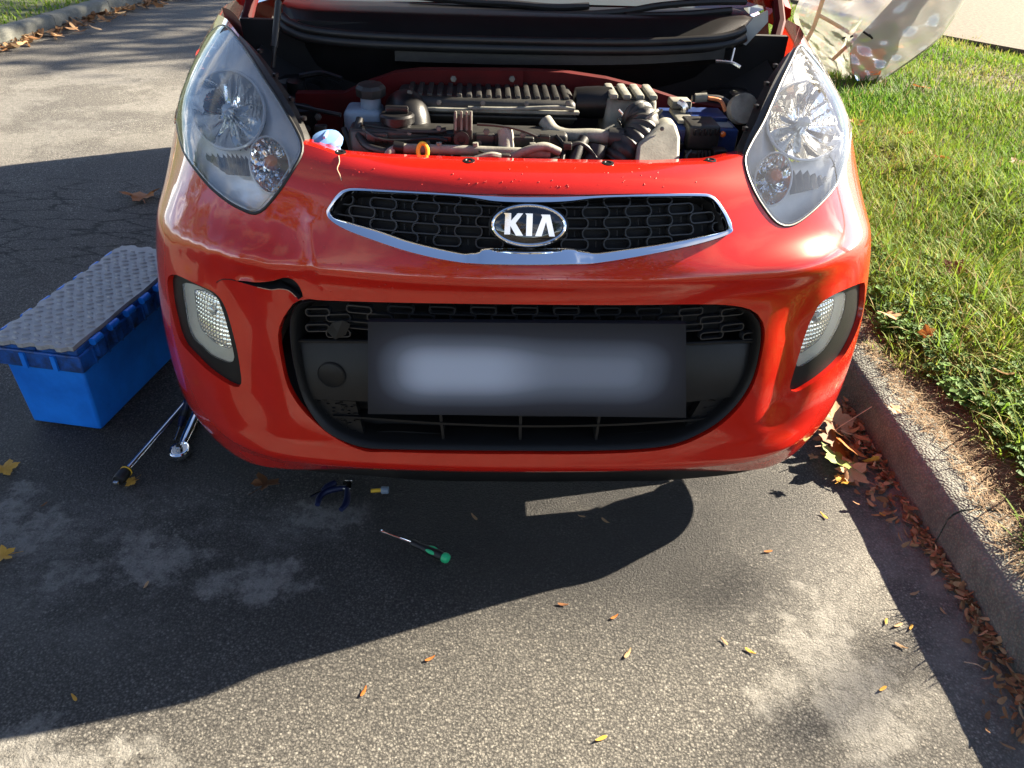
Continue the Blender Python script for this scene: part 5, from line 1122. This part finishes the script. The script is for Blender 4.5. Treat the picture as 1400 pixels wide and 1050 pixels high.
# ================================================================== tool crate with a mat on its lid
CO = np.array([-1.051, 0.392, 0.0]); a_ = math.radians(79); DL = np.array([math.cos(a_), math.sin(a_), 0]); DW = np.array([-math.sin(a_), math.cos(a_), 0])
CL, CW, CH = 0.50, 0.190, 0.262
def cp(l, w, z): return CO + DL * l + DW * w + np.array([0, 0, z])
crate = thing('tool_crate', 'blue plastic storage crate standing on the road beside the car', 'crate', tuple(cp(CL / 2, CW / 2, 0)))
def quadbox(m, l0, l1, w0, w1, z0, z1, ex=0.0):
    v = [cp(l, w, z) for z, e in ((z0, 0), (z1, ex)) for l, w in ((l0 - e, w0 - e), (l1 + e, w0 - e), (l1 + e, w1 + e), (l0 - e, w1 + e))]
    m.add(v, [(3, 2, 1, 0), (4, 5, 6, 7), (0, 1, 5, 4), (1, 2, 6, 5), (2, 3, 7, 6), (3, 0, 4, 7)]); return m
def bev(o, w=0.004, s=3):
    md = o.modifiers.new('bevel', 'BEVEL'); md.width = w; md.segments = s; md.limit_method = 'ANGLE'; return o
bev(quadbox(MB(), 0, CL, 0, CW, 0.002, 0.215, 0.008).build('body', M['blue'], crate, smooth=True, angle=30), 0.007)
bev(quadbox(MB(), -0.018, CL + 0.018, -0.018, CW + 0.018, 0.188, 0.236).build('rim', M['blue_dirty'], crate, angle=30), 0.004)
for w0, w1 in ((-0.014, CW / 2 - 0.002), (CW / 2 + 0.002, CW + 0.014)):
    bev(quadbox(MB(), -0.014, CL + 0.014, w0, w1, 0.236, 0.252).build('lid_flap', M['blue_dirty'], crate, angle=30), 0.003)
for w_ in (-0.022, CW + 0.022):                   # hinge knuckles along both long edges
    for i in range(7):
        l_ = 0.035 + i * 0.072
        MB().tube([cp(l_, w_, 0.248), cp(l_ + 0.034, w_, 0.248)], 0.0095, 10).build('hinge_knuckle', M['blue'], crate)
        quadbox(MB(), l_ + 0.004, l_ + 0.030, w_ - 0.010, w_ + 0.010, 0.205, 0.243).build('hinge_tab', M['blue_dirty'], crate, smooth=False)
for l_ in (0.05, 0.13): quadbox(MB(), -0.024, -0.017, l_ - 0.006, l_ + 0.006, 0.19, 0.232).build('rim_rib', M['blue'], crate, smooth=False)
for i in range(9): quadbox(MB(), 0.03 + i * .055, 0.034 + i * .055, -0.023, -0.0185, 0.19, 0.232).build('rim_rib', M['blue_dirty'], crate, smooth=False)
mat_o = thing('rubber_mat', 'grey studded rubber mat lying on the lid of the blue crate', 'mat', tuple(cp(CL / 2, CW / 2, 0.252)))
out_ = []
nl, nw = 26, 9
l0, l1, w0, w1 = -0.022, CL + 0.03, -0.012, CW + 0.008
for i in range(nw * 2): out_.append((l0 - (0.008 if (i // 2) % 2 else -0.002), w1 - (w1 - w0) * i / (nw * 2 - 1)))
out_ += [(l0 + (l1 - l0) * i / 20, w0 + 0.0015 * math.sin(i)) for i in range(1, 20)]
for i in range(nw * 2): out_.append((l1 + (0.008 if (i // 2) % 2 else -0.002), w0 + (w1 - w0) * i / (nw * 2 - 1)))
out_ += [(l1 - (l1 - l0) * i / 40, w1 + (0.006 if (i // 2) % 2 else -0.001)) for i in range(1, 40)]
MB().prism([cp(l, w, 0.264) for l, w in out_], (0, 0, -0.011)).build('mat_sheet', M['mat'], mat_o, smooth=False)
MB().prism([cp(l * 1.0, w, 0.2528) for l, w in out_], (0, 0, -0.0006)).build('mat_backing', M['mat_edge'], mat_o, smooth=False)
stud = None
for i in range(25):
    for j in range(7):
        l_ = l0 + 0.014 + i * 0.0210; w_ = w0 + 0.016 + j * 0.028 + (0.014 if i % 2 else 0)
        if w_ > w1 - 0.008: continue
        mw = Matrix.Translation(Vector(cp(l_, w_, 0.264))) @ Matrix.Rotation(a_ + math.radians(68 if j % 2 else 112), 4, 'Z')
        if stud is None:
            stud = MB().lathe([(1, 0), (0.85, 0.0022), (0.5, 0.0034), (0, 0.0037)], (0, 0, 0), seg=8, scale=(0.0105, 0.0042)).build('stud', M['mat'], mat_o); stud.matrix_basis = mw
        else: dup(stud, mat_o, mw)

# ================================================================== hand tools
def tool_pts(pts, z): return [np.array(atz(x, y, z)) for x, y in pts]
bb = thing('breaker_bar', 'long chrome breaker bar with black head lying beside the crate', 'wrench', tuple(atz(205, 610, 0)))
A, B = atz(172, 645, 0.016), atz(256, 548, 0.012); dv = (B - A) / np.linalg.norm(B - A)
MB().tube([A, B + dv * 0.16], 0.0075, 14).build('shaft', M['chrome'], bb)
H = A - dv * 0.012
MB().tube([H - dv * 0.022, H - dv * 0.018, H + dv * 0.004, H + dv * 0.018, H + dv * 0.024], [0.0125, 0.0145, 0.0145, 0.0125, 0.008], 14).build('head', M['rubber'], bb)
MB().box(H - dv * 0.028 + np.array([0, 0, -.001]), (0.011, 0.011, 0.011), 0.001, rot=Matrix.Rotation(math.atan2(dv[1], dv[0]), 3, 'Z')).build('square_drive', M['steel'], bb)
MB().tube([H + dv * 0.012, H + dv * 0.015], 0.0146, 14).build('ring_mark', M['yellow'], bb)
rt = thing('ratchet', 'chrome ratchet wrench with oval head poking out from under the bumper', 'ratchet', tuple(atz(246, 620, 0)))
A, B = atz(252, 603, 0.014), atz(270, 562, 0.014); dv = (B - A) / np.linalg.norm(B - A); C = atz(246, 617, 0.012)
MB().tube([A - dv * .01, A + dv * .01, B, B + dv * 0.12], [0.0095, 0.0125, 0.014, 0.0135], 14, flat=0.75).build('handle', M['chrome'], rt)
an = math.atan2(dv[1], dv[0]); sc = (1.42, 1.16)
hd = MB().lathe([(0.012, 0.0), (0.0195, 0.001), (0.021, 0.006), (0.021, 0.017), (0.019, 0.020), (0.0165, 0.0205), (0.0155, 0.018), (0.006, 0.0175)], (0, 0, 0), seg=30, scale=sc).build('head', M['chrome'], rt)
hd.matrix_basis = Matrix.Translation(Vector((C[0], C[1], 0.001))) @ Matrix.Rotation(an, 4, 'Z')
k_ = MB().lathe([(0.0150, 0.0178), (0.0148, 0.0186), (0.007, 0.0186), (0.0065, 0.027), (0.005, 0.0285), (0, 0.0285)], (0, 0, 0), seg=24, scale=sc).build('drive_plate', M['steel'], rt); k_.matrix_basis = hd.matrix_basis
ks = MB().box((0, 0, 0.029), (0.009, 0.009, 0.012), 0.0015).build('square_drive', M['rubber'], rt); ks.matrix_basis = hd.matrix_basis
sd_ = thing('screwdriver', 'small screwdriver with blue handle between breaker bar and ratchet', 'screwdriver', tuple(atz(247, 575, 0)))
A, B, C = atz(239, 602, 0.006), atz(246, 583, 0.010), atz(254, 556, 0.012); d1 = (C - B) / np.linalg.norm(C - B)
MB().tube([A, B], 0.0026, 8).build('blade', M['chrome'], sd_)
MB().tube([B, B + d1 * .006, B + d1 * .012, B + d1 * .02, B + d1 * .03, C, C + d1 * .03], [0.005, 0.0075, 0.0058, 0.0085, 0.009, 0.0098, 0.009], 12).build('handle', M['navy'], sd_)
MB().tube([B + d1 * .034, B + d1 * .06], 0.0102, 12).build('grip', M['rubber'], sd_)
gs_ = thing('screwdriver', 'green and black handled screwdriver lying in the shadow before the car', 'screwdriver', tuple(atz(565, 745, 0)))
A, B, C = atz(520, 726, 0.004), atz(563, 742, 0.011), atz(614, 765, 0.012); d1 = (C - B) / np.linalg.norm(C - B); sdn = np.array([-d1[1], d1[0], 0])
MB().tube([A, A + (B - A) * .12, A + (B - A) * .16, B], [0.0034, 0.0034, 0.0021, 0.0021], 8).build('blade', M['chrome'], gs_)
Ln = np.linalg.norm(C - B)
MB().tube([B, B + d1 * Ln * .06, B + d1 * Ln * .2, B + d1 * Ln * .4, B + d1 * Ln * .7, B + d1 * Ln * .86], [0.0075, 0.0095, 0.0070, 0.0092, 0.0112, 0.0095], 16).build('handle', M['rubber'], gs_)
MB().tube([B + d1 * Ln * t for t in (.84, .87, .93, .98, 1.0)], [0.0098, 0.0112, 0.0112, 0.009, 0.004], 16).build('end_cap', M['green'], gs_)
for k in (-1, 1):
    P0 = B + d1 * Ln * .56 + sdn * k * .0062 + np.array([0, 0, .0055])
    g_ = MB().lathe([(1, 0), (0.8, 0.5), (0.4, 0.85), (0, 1)], (0, 0, 0), seg=16).build('grip_panel', M['green'], gs_)
    g_.matrix_basis = Matrix.Translation(Vector(P0)) @ Matrix.Rotation(math.atan2(d1[1], d1[0]), 4, 'Z') @ Matrix.Rotation(-k * 0.75, 4, 'X') @ Matrix.Diagonal((Ln * .15, 0.0048, 0.0042, 1))
pr = thing('pliers', 'dark blue handled pliers lying open under the front lip', 'pliers', tuple(atz(455, 680, 0)))
MB().tube(catmull(tool_pts([(434, 690), (437, 680), (446, 672), (462, 668), (473, 667)], 0.012), 16), [0.006 + 0.002 * math.sin(i / 15 * 3.1) for i in range(16)], 10).build('handle', M['navy'], pr)
MB().tube(catmull(tool_pts([(466, 697), (472, 690), (475, 680), (475, 668)], 0.012), 16), [0.006 + 0.002 * math.sin(i / 15 * 3.1) for i in range(16)], 10).build('handle', M['navy'], pr)
MB().box(atz(475, 664, 0.012), (0.022, 0.03, 0.010), 0.003).build('jaw', M['steel'], pr)
ss_ = thing('screwdriver', 'stubby blue screwdriver with bare blade beside the pliers', 'screwdriver', tuple(atz(440, 672, 0)))
A, B, C = atz(424, 679, 0.008), atz(441, 671, 0.010), atz(452, 664, 0.012)
MB().tube([A, B], 0.003, 8).build('blade', M['chrome'], ss_); MB().tube([B, (B + C) / 2, C, C + (C - B) * .6], [0.006, 0.010, 0.010, 0.008], 12).build('handle', M['navy'], ss_)
bl = thing('bulb_holder', 'small bulb with yellow base and white cap on the ground under the lip', 'bulb', tuple(atz(520, 670, 0)))
A, B, C = atz(507, 671, 0.010), atz(521, 670, 0.010), atz(531, 670, 0.011)
MB().tube([A, B], 0.0048, 12).build('base', M['yellow'], bl); MB().tube([B, B + (C - B) * .1, C], [0.006, 0.0095, 0.0085], 14).build('cap', M['tank'], bl)

# ================================================================== fallen leaves and winged seeds
LM = {k: leaf_mat('leaf_' + k, [(0, c0), (1, c1)], 0.6, 0.25) for k, c0, c1 in (('orange', (0.30, 0.085, 0.02), (0.42, 0.17, 0.045)), ('brown', (0.13, 0.055, 0.025), (0.25, 0.12, 0.055)), ('yellow', (0.52, 0.26, 0.03), (0.62, 0.38, 0.08)), ('green', (0.10, 0.19, 0.045), (0.28, 0.33, 0.09)), ('tan', (0.36, 0.21, 0.10), (0.50, 0.34, 0.19)))}
def leaf_geo(curl=0.3, lobes=5, seed=0):
    rg = np.random.default_rng(seed); n = 40; V = [(0, 0, 0)]; tn = [0.3]
    ph = rg.uniform(-0.2, 0.2); wv = rg.uniform(-1, 1, 4) * curl
    for ring in (0.5, 1.0):
        for i in range(n):
            a = 2 * math.pi * i / n
            r = (0.62 + 0.38 * abs(math.cos(a * lobes / 2 + ph)) ** 1.6) * (1 + 0.10 * math.cos(a * lobes * 3)) * (0.55 if abs(a - math.pi) < 0.28 else 1) * (1.08 if math.cos(a) > 0 else 0.9)
            r *= ring * (1 if ring == 1 else 0.95); x, y = r * math.cos(a), r * math.sin(a)
            z = ring ** 2 * (wv[0] * math.cos(2 * a + wv[3]) * .35 + wv[1] * math.cos(a) * .25 + abs(wv[2]) * .30) + 0.04 * math.cos(a * lobes + ph) * ring
            V.append((x, y, z)); tn.append(0.3 + 0.6 * ring * rg.random())
    T = [(0, 1 + i, 1 + (i + 1) % n) for i in range(n)]
    for i in range(n): a, b, c, d = 1 + i, 1 + (i + 1) % n, 1 + n + i, 1 + n + (i + 1) % n; T += [(a, c, d), (a, d, b)]
    b0 = len(V)                                   # stalk
    V += [(-.5, .03, .02), (-.5, -.03, .02), (-1.5, -.02, .12), (-1.5, .02, .12)]; T += [(b0, b0 + 1, b0 + 2), (b0, b0 + 2, b0 + 3)]; tn += [.1] * 4
    V = np.array(V); V[:, 2] -= V[:, 2].min(); return V, T, tn
def leaf(label, px, py, z, size, col, curl=0.5, lobes=5, tilt=(0, 0), group='loose autumn leaves', name='fallen_leaf'):
    V, T, tn = leaf_geo(curl, lobes, int(px * 7 + py)); P = atz(px, py, z)
    mt = Matrix.Translation(Vector(P)) @ Matrix.Rotation(random.uniform(0, 6.28), 4, 'Z') @ Matrix.Rotation(tilt[0], 4, 'X') @ Matrix.Rotation(tilt[1], 4, 'Y') @ Matrix.Scale(size, 4)
    o = tri_mesh(name, V, T, LM[col], tn); o.matrix_basis = mt
    return tag(o, label, 'leaf', group)
leaf('curled orange-brown maple leaf on the cracked tarmac behind the crate', 195, 272, 0.004, 0.075, 'orange', 0.7)
leaf('dry brown leaf on the road just before the bumper corner', 364, 666, 0.004, 0.034, 'brown', 0.9)
leaf('small yellow-orange leaf beside the black head of the breaker bar', 181, 659, 0.003, 0.017, 'yellow', 0.6)
leaf('yellow leaf on the road below the crate at the picture edge', 7, 641, 0.003, 0.030, 'yellow', 0.4)
leaf('yellow leaf lowest down the left picture edge', 5, 760, 0.003, 0.026, 'yellow', 0.5)
leaf('green and yellow maple leaf lying on the brown leaf pile by the bumper', 1146, 628, 0.030, 0.050, 'green', 0.4, tilt=(.3, -.2))
leaf('rust-brown leaf behind the green leaf in the gutter pile', 1140, 608, 0.03, 0.055, 'brown', 0.6, tilt=(.4, .2))
leaf('orange-brown leaf leaning on the kerb beside the green leaf', 1162, 614, 0.035, 0.048, 'orange', 0.6, tilt=(.2, -.6))
leaf('tan leaf topmost in the gutter pile, half hidden by the bumper', 1140, 578, 0.03, 0.055, 'tan', 0.6, tilt=(.5, .3))
leaf('brown leaf in the gutter between the tan leaf and the kerb', 1146, 592, 0.03, 0.046, 'brown', 0.6, tilt=(.3, -.5))
leaf('yellow-tan lobed leaf in front of the green leaf', 1163, 646, 0.02, 0.042, 'tan', 0.5, tilt=(.2, -.2))
leaf('small yellow-orange leaf at the front of the gutter pile', 1152, 657, 0.012, 0.022, 'yellow', 0.5, 3)
leaf('upright amber leaf leaning against the kerb face', 1194, 630, 0.035, 0.022, 'yellow', 0.6, 3, (1.0, .3))
leaf('tiny pale leaf beside the bumper corner before the pile', 1111, 625, 0.004, 0.014, 'tan', 0.6)
leaf('small round yellow leaf on the gutter tarmac', 1207, 703, 0.004, 0.009, 'yellow', 0.3, 3)
for i, (x, y, sz, col, lb) in enumerate([(1284, 218, .05, 'orange', 'orange-brown leaf standing in the grass far right of the lamp'), (1168, 168, .05, 'orange', 'red-orange leaf in the grass touching the right lamp outline'), (1240, 185, .04, 'orange', 'small rust leaf flat in the grass behind the lamp'),
        (1305, 370, .045, 'brown', 'brown leaf pair in the grass level with the fog lamp'), (1374, 512, .030, 'tan', 'tan dead leaf on the grass at the right picture edge'), (1215, 432, .035, 'tan', 'pale tan leaf in the grass beside the right fog lamp'), (1268, 456, .022, 'orange', 'small orange leaf among the weeds'),
        (1259, 121, .06, 'orange', 'orange leaf in the grass below the wrapped bumper'), (1394, 225, .05, 'brown', 'brown leaf in the lawn at the far right edge'), (1318, 448, .020, 'orange', 'bright rust leaf fragment in the long grass'), (1222, 560, .018, 'tan', 'pale dry leaf on the brown strip behind the kerb')]):
    leaf(lb, x, y, 0.165, sz, col, 0.7, tilt=(random.uniform(-.5, .5), random.uniform(-.5, .5)), group='leaves in the grass')
def seed_geo():
    n = 12; V, T, tn = [(0, 0, 0.05)], [], [.4]
    for i in range(n):
        a = 2 * math.pi * i / n; x = math.cos(a); w = 0.16 + 0.16 * (x + 1) / 2; V.append((x, w * math.sin(a) * (1.3 if math.sin(a) > 0 else .8), 0.10 * x * x + (0.12 if x < -.7 else 0))); tn.append(.2 + .6 * random.random())
    T = [(0, 1 + i, 1 + (i + 1) % n) for i in range(n)]; return np.array(V), T, tn
SV_, ST_, Stn = seed_geo()
seeds = [(101, 954, 'yellow', 'by the shadow edge low left'), (497, 945, 'orange', 'on the sunlit tarmac just past the shadow edge'), (588, 900, 'orange', 'where the shadow edge starts to curve'), (648, 707, 'tan', 'dim in the deep shadow under the lip'), (770, 826, 'brown', 'at the shadow rim below the screwdriver'), (822, 1010, 'yellow', 'largest of the bottom middle'), (858, 893, 'tan', 'alone right of the shadow'), (990, 877, 'tan', 'beside its twin on the right tarmac'), (1026, 890, 'yellow', 'right of its twin on the tarmac'), (1050, 754, 'orange', 'on the lit patch before the bumper'), (1212, 850, 'yellow', 'near the gutter leaves'), (1228, 855, 'tan', 'close to the kerb litter'), (1246, 858, 'yellow', 'nearest the kerb litter'), (1232, 883, 'tan', 'below the three near the kerb'), (1207, 942, 'yellow', 'on the pale worn patch low right'), (1250, 811, 'tan', 'at the edge of the gutter litter'), (1126, 705, 'yellow', 'below the leaf pile'), (1290, 836, 'tan', 'large, beside the kerb litter'), (828, 712, 'tan', 'in the dark bar of shadow right of middle'), (795, 706, 'tan', 'left one in the dark bar of shadow'), (60, 690, 'brown', 'small, brown, left of the breaker bar head'), (200, 800, 'tan', 'in the middle of the left shadow'), (840, 843, 'orange', 'thin red-brown, right of the shadow')]
for px, py, col, lb in seeds:
    o = tri_mesh('winged_seed', SV_, ST_, LM[col], Stn); o.matrix_basis = Matrix.Translation(Vector(atz(px, py, 0.003))) @ Matrix.Rotation(random.uniform(0, 6.28), 4, 'Z') @ Matrix.Diagonal((.0105, .0115, .012, 1)) @ Matrix.Scale(random.uniform(.85, 1.25), 4)
    tag(o, f'{ {"yellow": "pale yellow", "orange": "orange", "tan": "tan", "brown": "brown"}[col] } winged seed on the road, {lb}', 'seed', 'winged seeds on the road')
# litter packed into the gutter
V, T, tn = [], [], []
def litter(n, yy, xx, zz, s0, s1):
    for i in range(n):
        Yc = yy(); Xc = xx(Yc); b = len(V); s = RNG.uniform(s0, s1); R3 = np.array(Matrix.Rotation(RNG.uniform(0, 6.28), 3, 'Z') @ Matrix.Rotation(RNG.normal(0, .45), 3, 'X') @ Matrix.Rotation(RNG.normal(0, .35), 3, 'Y'))
        P = (SV_ * s * np.array([1, RNG.uniform(.9, 1.9), 1])) @ R3.T + [Xc, Yc, zz(Xc)]; V.extend(P); T.extend([(b + i0, b + j0, b + k0) for i0, j0, k0 in ST_]); tn.extend([RNG.random()] * len(SV_))
litter(620, lambda: RNG.uniform(-0.5, 0.52), lambda Y_: kx(Y_) - 0.004 - abs(RNG.normal(0, 0.030)) * (1.0 + .6 * math.sin(Y_ * 9)), lambda X_: RNG.uniform(0.004, 0.020), 0.007, 0.0155)
litter(160, lambda: RNG.normal(0.36, 0.07), lambda Y_: kx(Y_) - 0.01 - abs(RNG.normal(0, 0.06)), lambda X_: RNG.uniform(0.004, 0.03), 0.008, 0.02)
LM['litter'] = leaf_mat('leaf_litter', [(0, (0.13, 0.062, 0.030)), (0.35, (0.27, 0.135, 0.060)), (0.8, (0.40, 0.24, 0.12)), (1, (0.52, 0.36, 0.20))], 0.7, .2)
tag(tri_mesh('leaf_litter', V, T, LM['litter'], tn), 'brown winged seeds and leaf bits packed along the kerb foot', 'leaf litter', kind='stuff')
V, T, tn = [], [], []
litter(420, lambda: RNG.uniform(3.5, 9.0), lambda Y_: float(np.interp(Y_, LK[:, 1], LK[:, 0])) + 0.01 + abs(RNG.normal(0, 0.10)), lambda X_: RNG.uniform(0.01, 0.04), 0.03, 0.055)
tag(tri_mesh('far_leaf_litter', V, T, LM['litter'], tn), 'orange leaves gathered along the far kerb', 'leaf litter', kind='stuff')
for lb, pts in (('long dry stalk leaning from the leaf pile over the kerb', [(1126, 600, .02), (1150, 582, .06), (1192, 556, .115)]), ('short twig lying in the gutter shadow', [(1318, 905, .006), (1335, 908, .008), (1348, 915, .006)])):
    tag(MB().tube([atz(x, y, z) for x, y, z in pts], 0.0012, 6).build('twig', M['crack_tan'], None), lb, 'twig')

# ================================================================== wrapped spare bumper on the grass
yb = atz(1190, 110, 0.15)[1]
wb = thing('wrapped_bumper', 'grey spare car bumper in clear plastic and tape standing on the grass', 'car part', tuple(atz(1190, 110, 0.15)))
Lp = catmull([(1172,108),(1165,85),(1166,62),(1180,45),(1222,0),(1272,-60),(1330,-120)], 26); Mp = catmull([(1185,112),(1192,96),(1205,76),(1238,44),(1272,5),(1318,-50),(1370,-105)], 26); Rp = catmull([(1203,111),(1226,93),(1250,76),(1280,52),(1300,25),(1335,-30),(1390,-90)], 26)
bulge = lambda t: -0.10 * math.sin(t * math.pi)
rows = []
for t in np.linspace(0, 1, 11):
    px = (1 - t) ** 2 * Lp + 2 * t * (1 - t) * (2 * Mp - 0.5 * (Lp + Rp)) + t ** 2 * Rp
    rows.append([at(p[0], p[1], yb + bulge(t) + 0.02 + 0.05 * t + 0.10 * k / 26) for k, p in enumerate(px)])
o_ = MB().strip(rows).build('bumper_shell', M['primer'], wb); sdm = o_.modifiers.new('solid', 'SOLIDIFY'); sdm.thickness = 0.02; sdm.offset = -1
for ri, r_ in ((4, .010), (5, .006)): MB().tube(np.array(rows[ri]) + [0, -.004, .002], r_, 6).build('moulding_line', M['primer'], wb)
def tape(pts, w, mat, name, dy=-0.13, n=10):
    P = np.array([at(x, y, yb + dy) for x, y in catmull(pts, n)]); d = np.gradient(P, axis=0); nn = np.cross(d, (0, 1, 0)); nn /= np.linalg.norm(nn, axis=1)[:, None]
    MB().strip([P + nn * w / 2, P + nn * w / 2 * .3 + [0, -.003, 0], P - nn * w / 2]).build(name, mat, wb)
tape([(1167,66),(1176,72),(1190,76),(1208,74)], 0.075, M['orange'], 'orange_patch', -0.075); tape([(1169,88),(1180,92),(1196,94)], 0.07, M['orange'], 'orange_patch', -0.075); tape([(1172,104),(1186,100),(1204,99)], 0.03, M['orange'], 'orange_patch', -0.09)
def film(name, Lq, Rq, dy0, dy1, amp, n=26, m=22):
    A = catmull(Lq, n); B = catmull(Rq, n); rows = []
    for t in np.linspace(0, 1, m):
        px = A * (1 - t) + B * t; rows.append([at(p[0], p[1], yb + dy0 + (dy1 - dy0) * t + amp * (math.sin(k * .9 + 7 * t) * math.sin(5 * t + k * .35) + .5 * math.sin(11 * t - k * .6))) for k, p in enumerate(px)])
    return MB().strip(rows).build(name, M['film'], wb, angle=180)
film('clear_wrap', [(1128,96),(1112,72),(1095,45),(1085,22),(1100,-15),(1120,-60)], [(1178,112),(1172,90),(1172,60),(1192,30),(1226,-5),(1270,-60)], 0.30, 0.10, 0.03)
film('clear_wrap', [(1130,100),(1118,75),(1104,50),(1092,20),(1110,-15),(1130,-60)], [(1176,112),(1169,92),(1166,62),(1180,44),(1221,0),(1268,-60)], 0.16, -0.02, 0.02)
film('shell_wrap', [(1171,110),(1164,86),(1165,62),(1179,44),(1221,-1),(1270,-60)], [(1204,112),(1227,94),(1251,77),(1281,53),(1301,25),(1336,-30)], -0.11, -0.07, 0.008)
for pts, w in (([(1100,60),(1112,38),(1120,15),(1128,-10)], .028), ([(1118,20),(1140,32),(1160,44),(1172,50)], .022), ([(1138,82),(1155,66),(1172,50)], .025)): tape(pts, w, M['tape'], 'tape_strip', 0.02)
for pts in ([(1180,43),(1184,46),(1190,50)], [(1151,53),(1156,51)], [(1162,51),(1166,49)], [(1188,47),(1193,53)]): tape(pts, .012, M['dark'], 'pen_mark', -0.13, 5)

# ================================================================== trees round about: they shade the road and are mirrored in the car
M['bark'] = pm('bark', (0.07, 0.055, 0.04), 0.9, color2=(0.13, 0.11, 0.085), vscale=14, bump=0.6, bscale=40)
M['crown_a'] = leaf_mat('tree_leaves_green', [(0, (0.035, 0.070, 0.015)), (1, (0.10, 0.13, 0.03))], 0.5, .35); M['crown_b'] = leaf_mat('tree_leaves_autumn', [(0, (0.07, 0.085, 0.018)), (0.5, (0.22, 0.15, 0.03)), (1, (0.34, 0.15, 0.03))], 0.5, .35)
def crown_mesh(seed, n, R, H):
    rg = np.random.default_rng(seed); cl = rg.normal(0, 1, (40, 3)); cl /= np.linalg.norm(cl, axis=1)[:, None]; cl *= rg.uniform(.35, 1, (40, 1)) ** .6; cl *= [R, R, H]
    c = cl[rg.integers(0, 40, n)] + rg.normal(0, .34, (n, 3)) * [R * .42, R * .42, H * .36]; V = np.zeros((n, 4, 3)); s = rg.uniform(.05, .12, n)
    a = rg.normal(0, 1, (n, 3)); a /= np.linalg.norm(a, axis=1)[:, None]; b = np.cross(a, rg.normal(0, 1, (n, 3))); b /= np.linalg.norm(b, axis=1)[:, None]
    for k, (p, q) in enumerate(((-1, 0), (0, -.6), (1, 0), (0, .6))): V[:, k] = c + s[:, None] * (p * a + q * b)
    T = (np.arange(n)[:, None, None] * 4 + np.array([[0, 1, 2], [0, 2, 3]])[None]).reshape(-1, 3); return V.reshape(-1, 3), T, np.repeat(rg.random(n), 4)
def tree(loc, seed, h, R, H, mat, label, n=7000):
    t = thing('tree', label, 'tree', loc, 'trees along the street'); x, y, z = loc
    m = MB().tube([(x, y, z - .1), (x + .1, y, z + h * .4), (x, y + .1, z + h * .8), (x, y, z + h + H * .3)], [.20, .16, .10, .03], 10)
    m.build('trunk', M['bark'], t)
    rg = np.random.default_rng(seed)
    for i in range(7):
        a = rg.uniform(0, 6.28); l = rg.uniform(.5, .9); z0 = z + h * rg.uniform(.5, .9); MB().tube([(x, y, z0), (x + .4 * l * R * math.cos(a), y + .4 * l * R * math.sin(a), z0 + .35 * H), (x + l * R * math.cos(a), y + l * R * math.sin(a), z0 + .6 * H)], [.07, .045, .012], 7).build('limb', M['bark'], t)
    V, T, tn = crown_mesh(seed, n, R, H); V = V + np.array([x, y, z + h + .2 * H]); tri_mesh('crown', V, T, mat, tn, t); return t
tree((-9.5, -6.5, .1), 1, 3.4, 2.6, 2.6, M['crown_b'], 'autumn tree across the road behind the camera')
tree((-13.0, 3.0, .1), 2, 3.6, 2.6, 2.8, M['crown_a'], 'green tree across the road beside the car')
tree((-2.0, -11.0, .1), 3, 3.2, 3.0, 2.8, M['crown_b'], 'autumn tree well behind the camera')
tree((4.5, -9.5, .1), 4, 3.2, 2.8, 2.8, M['crown_a'], 'green tree on the near verge behind the camera')
tree((-12, -12, .1), 5, 3.5, 3.6, 3.2, M['crown_a'], 'wide green tree far behind across the road')
tree((8.8, 12.3, .1), 6, 5.2, 3.0, 1.8, M['crown_b'], 'tall autumn tree beyond the drive, shading the road', 9000)

tree((12.2, 3.55, .1), 8, 5.6, 1.5, 0.8, M['crown_b'], 'thin young tree far along the verge, dappling the foreground', 560)
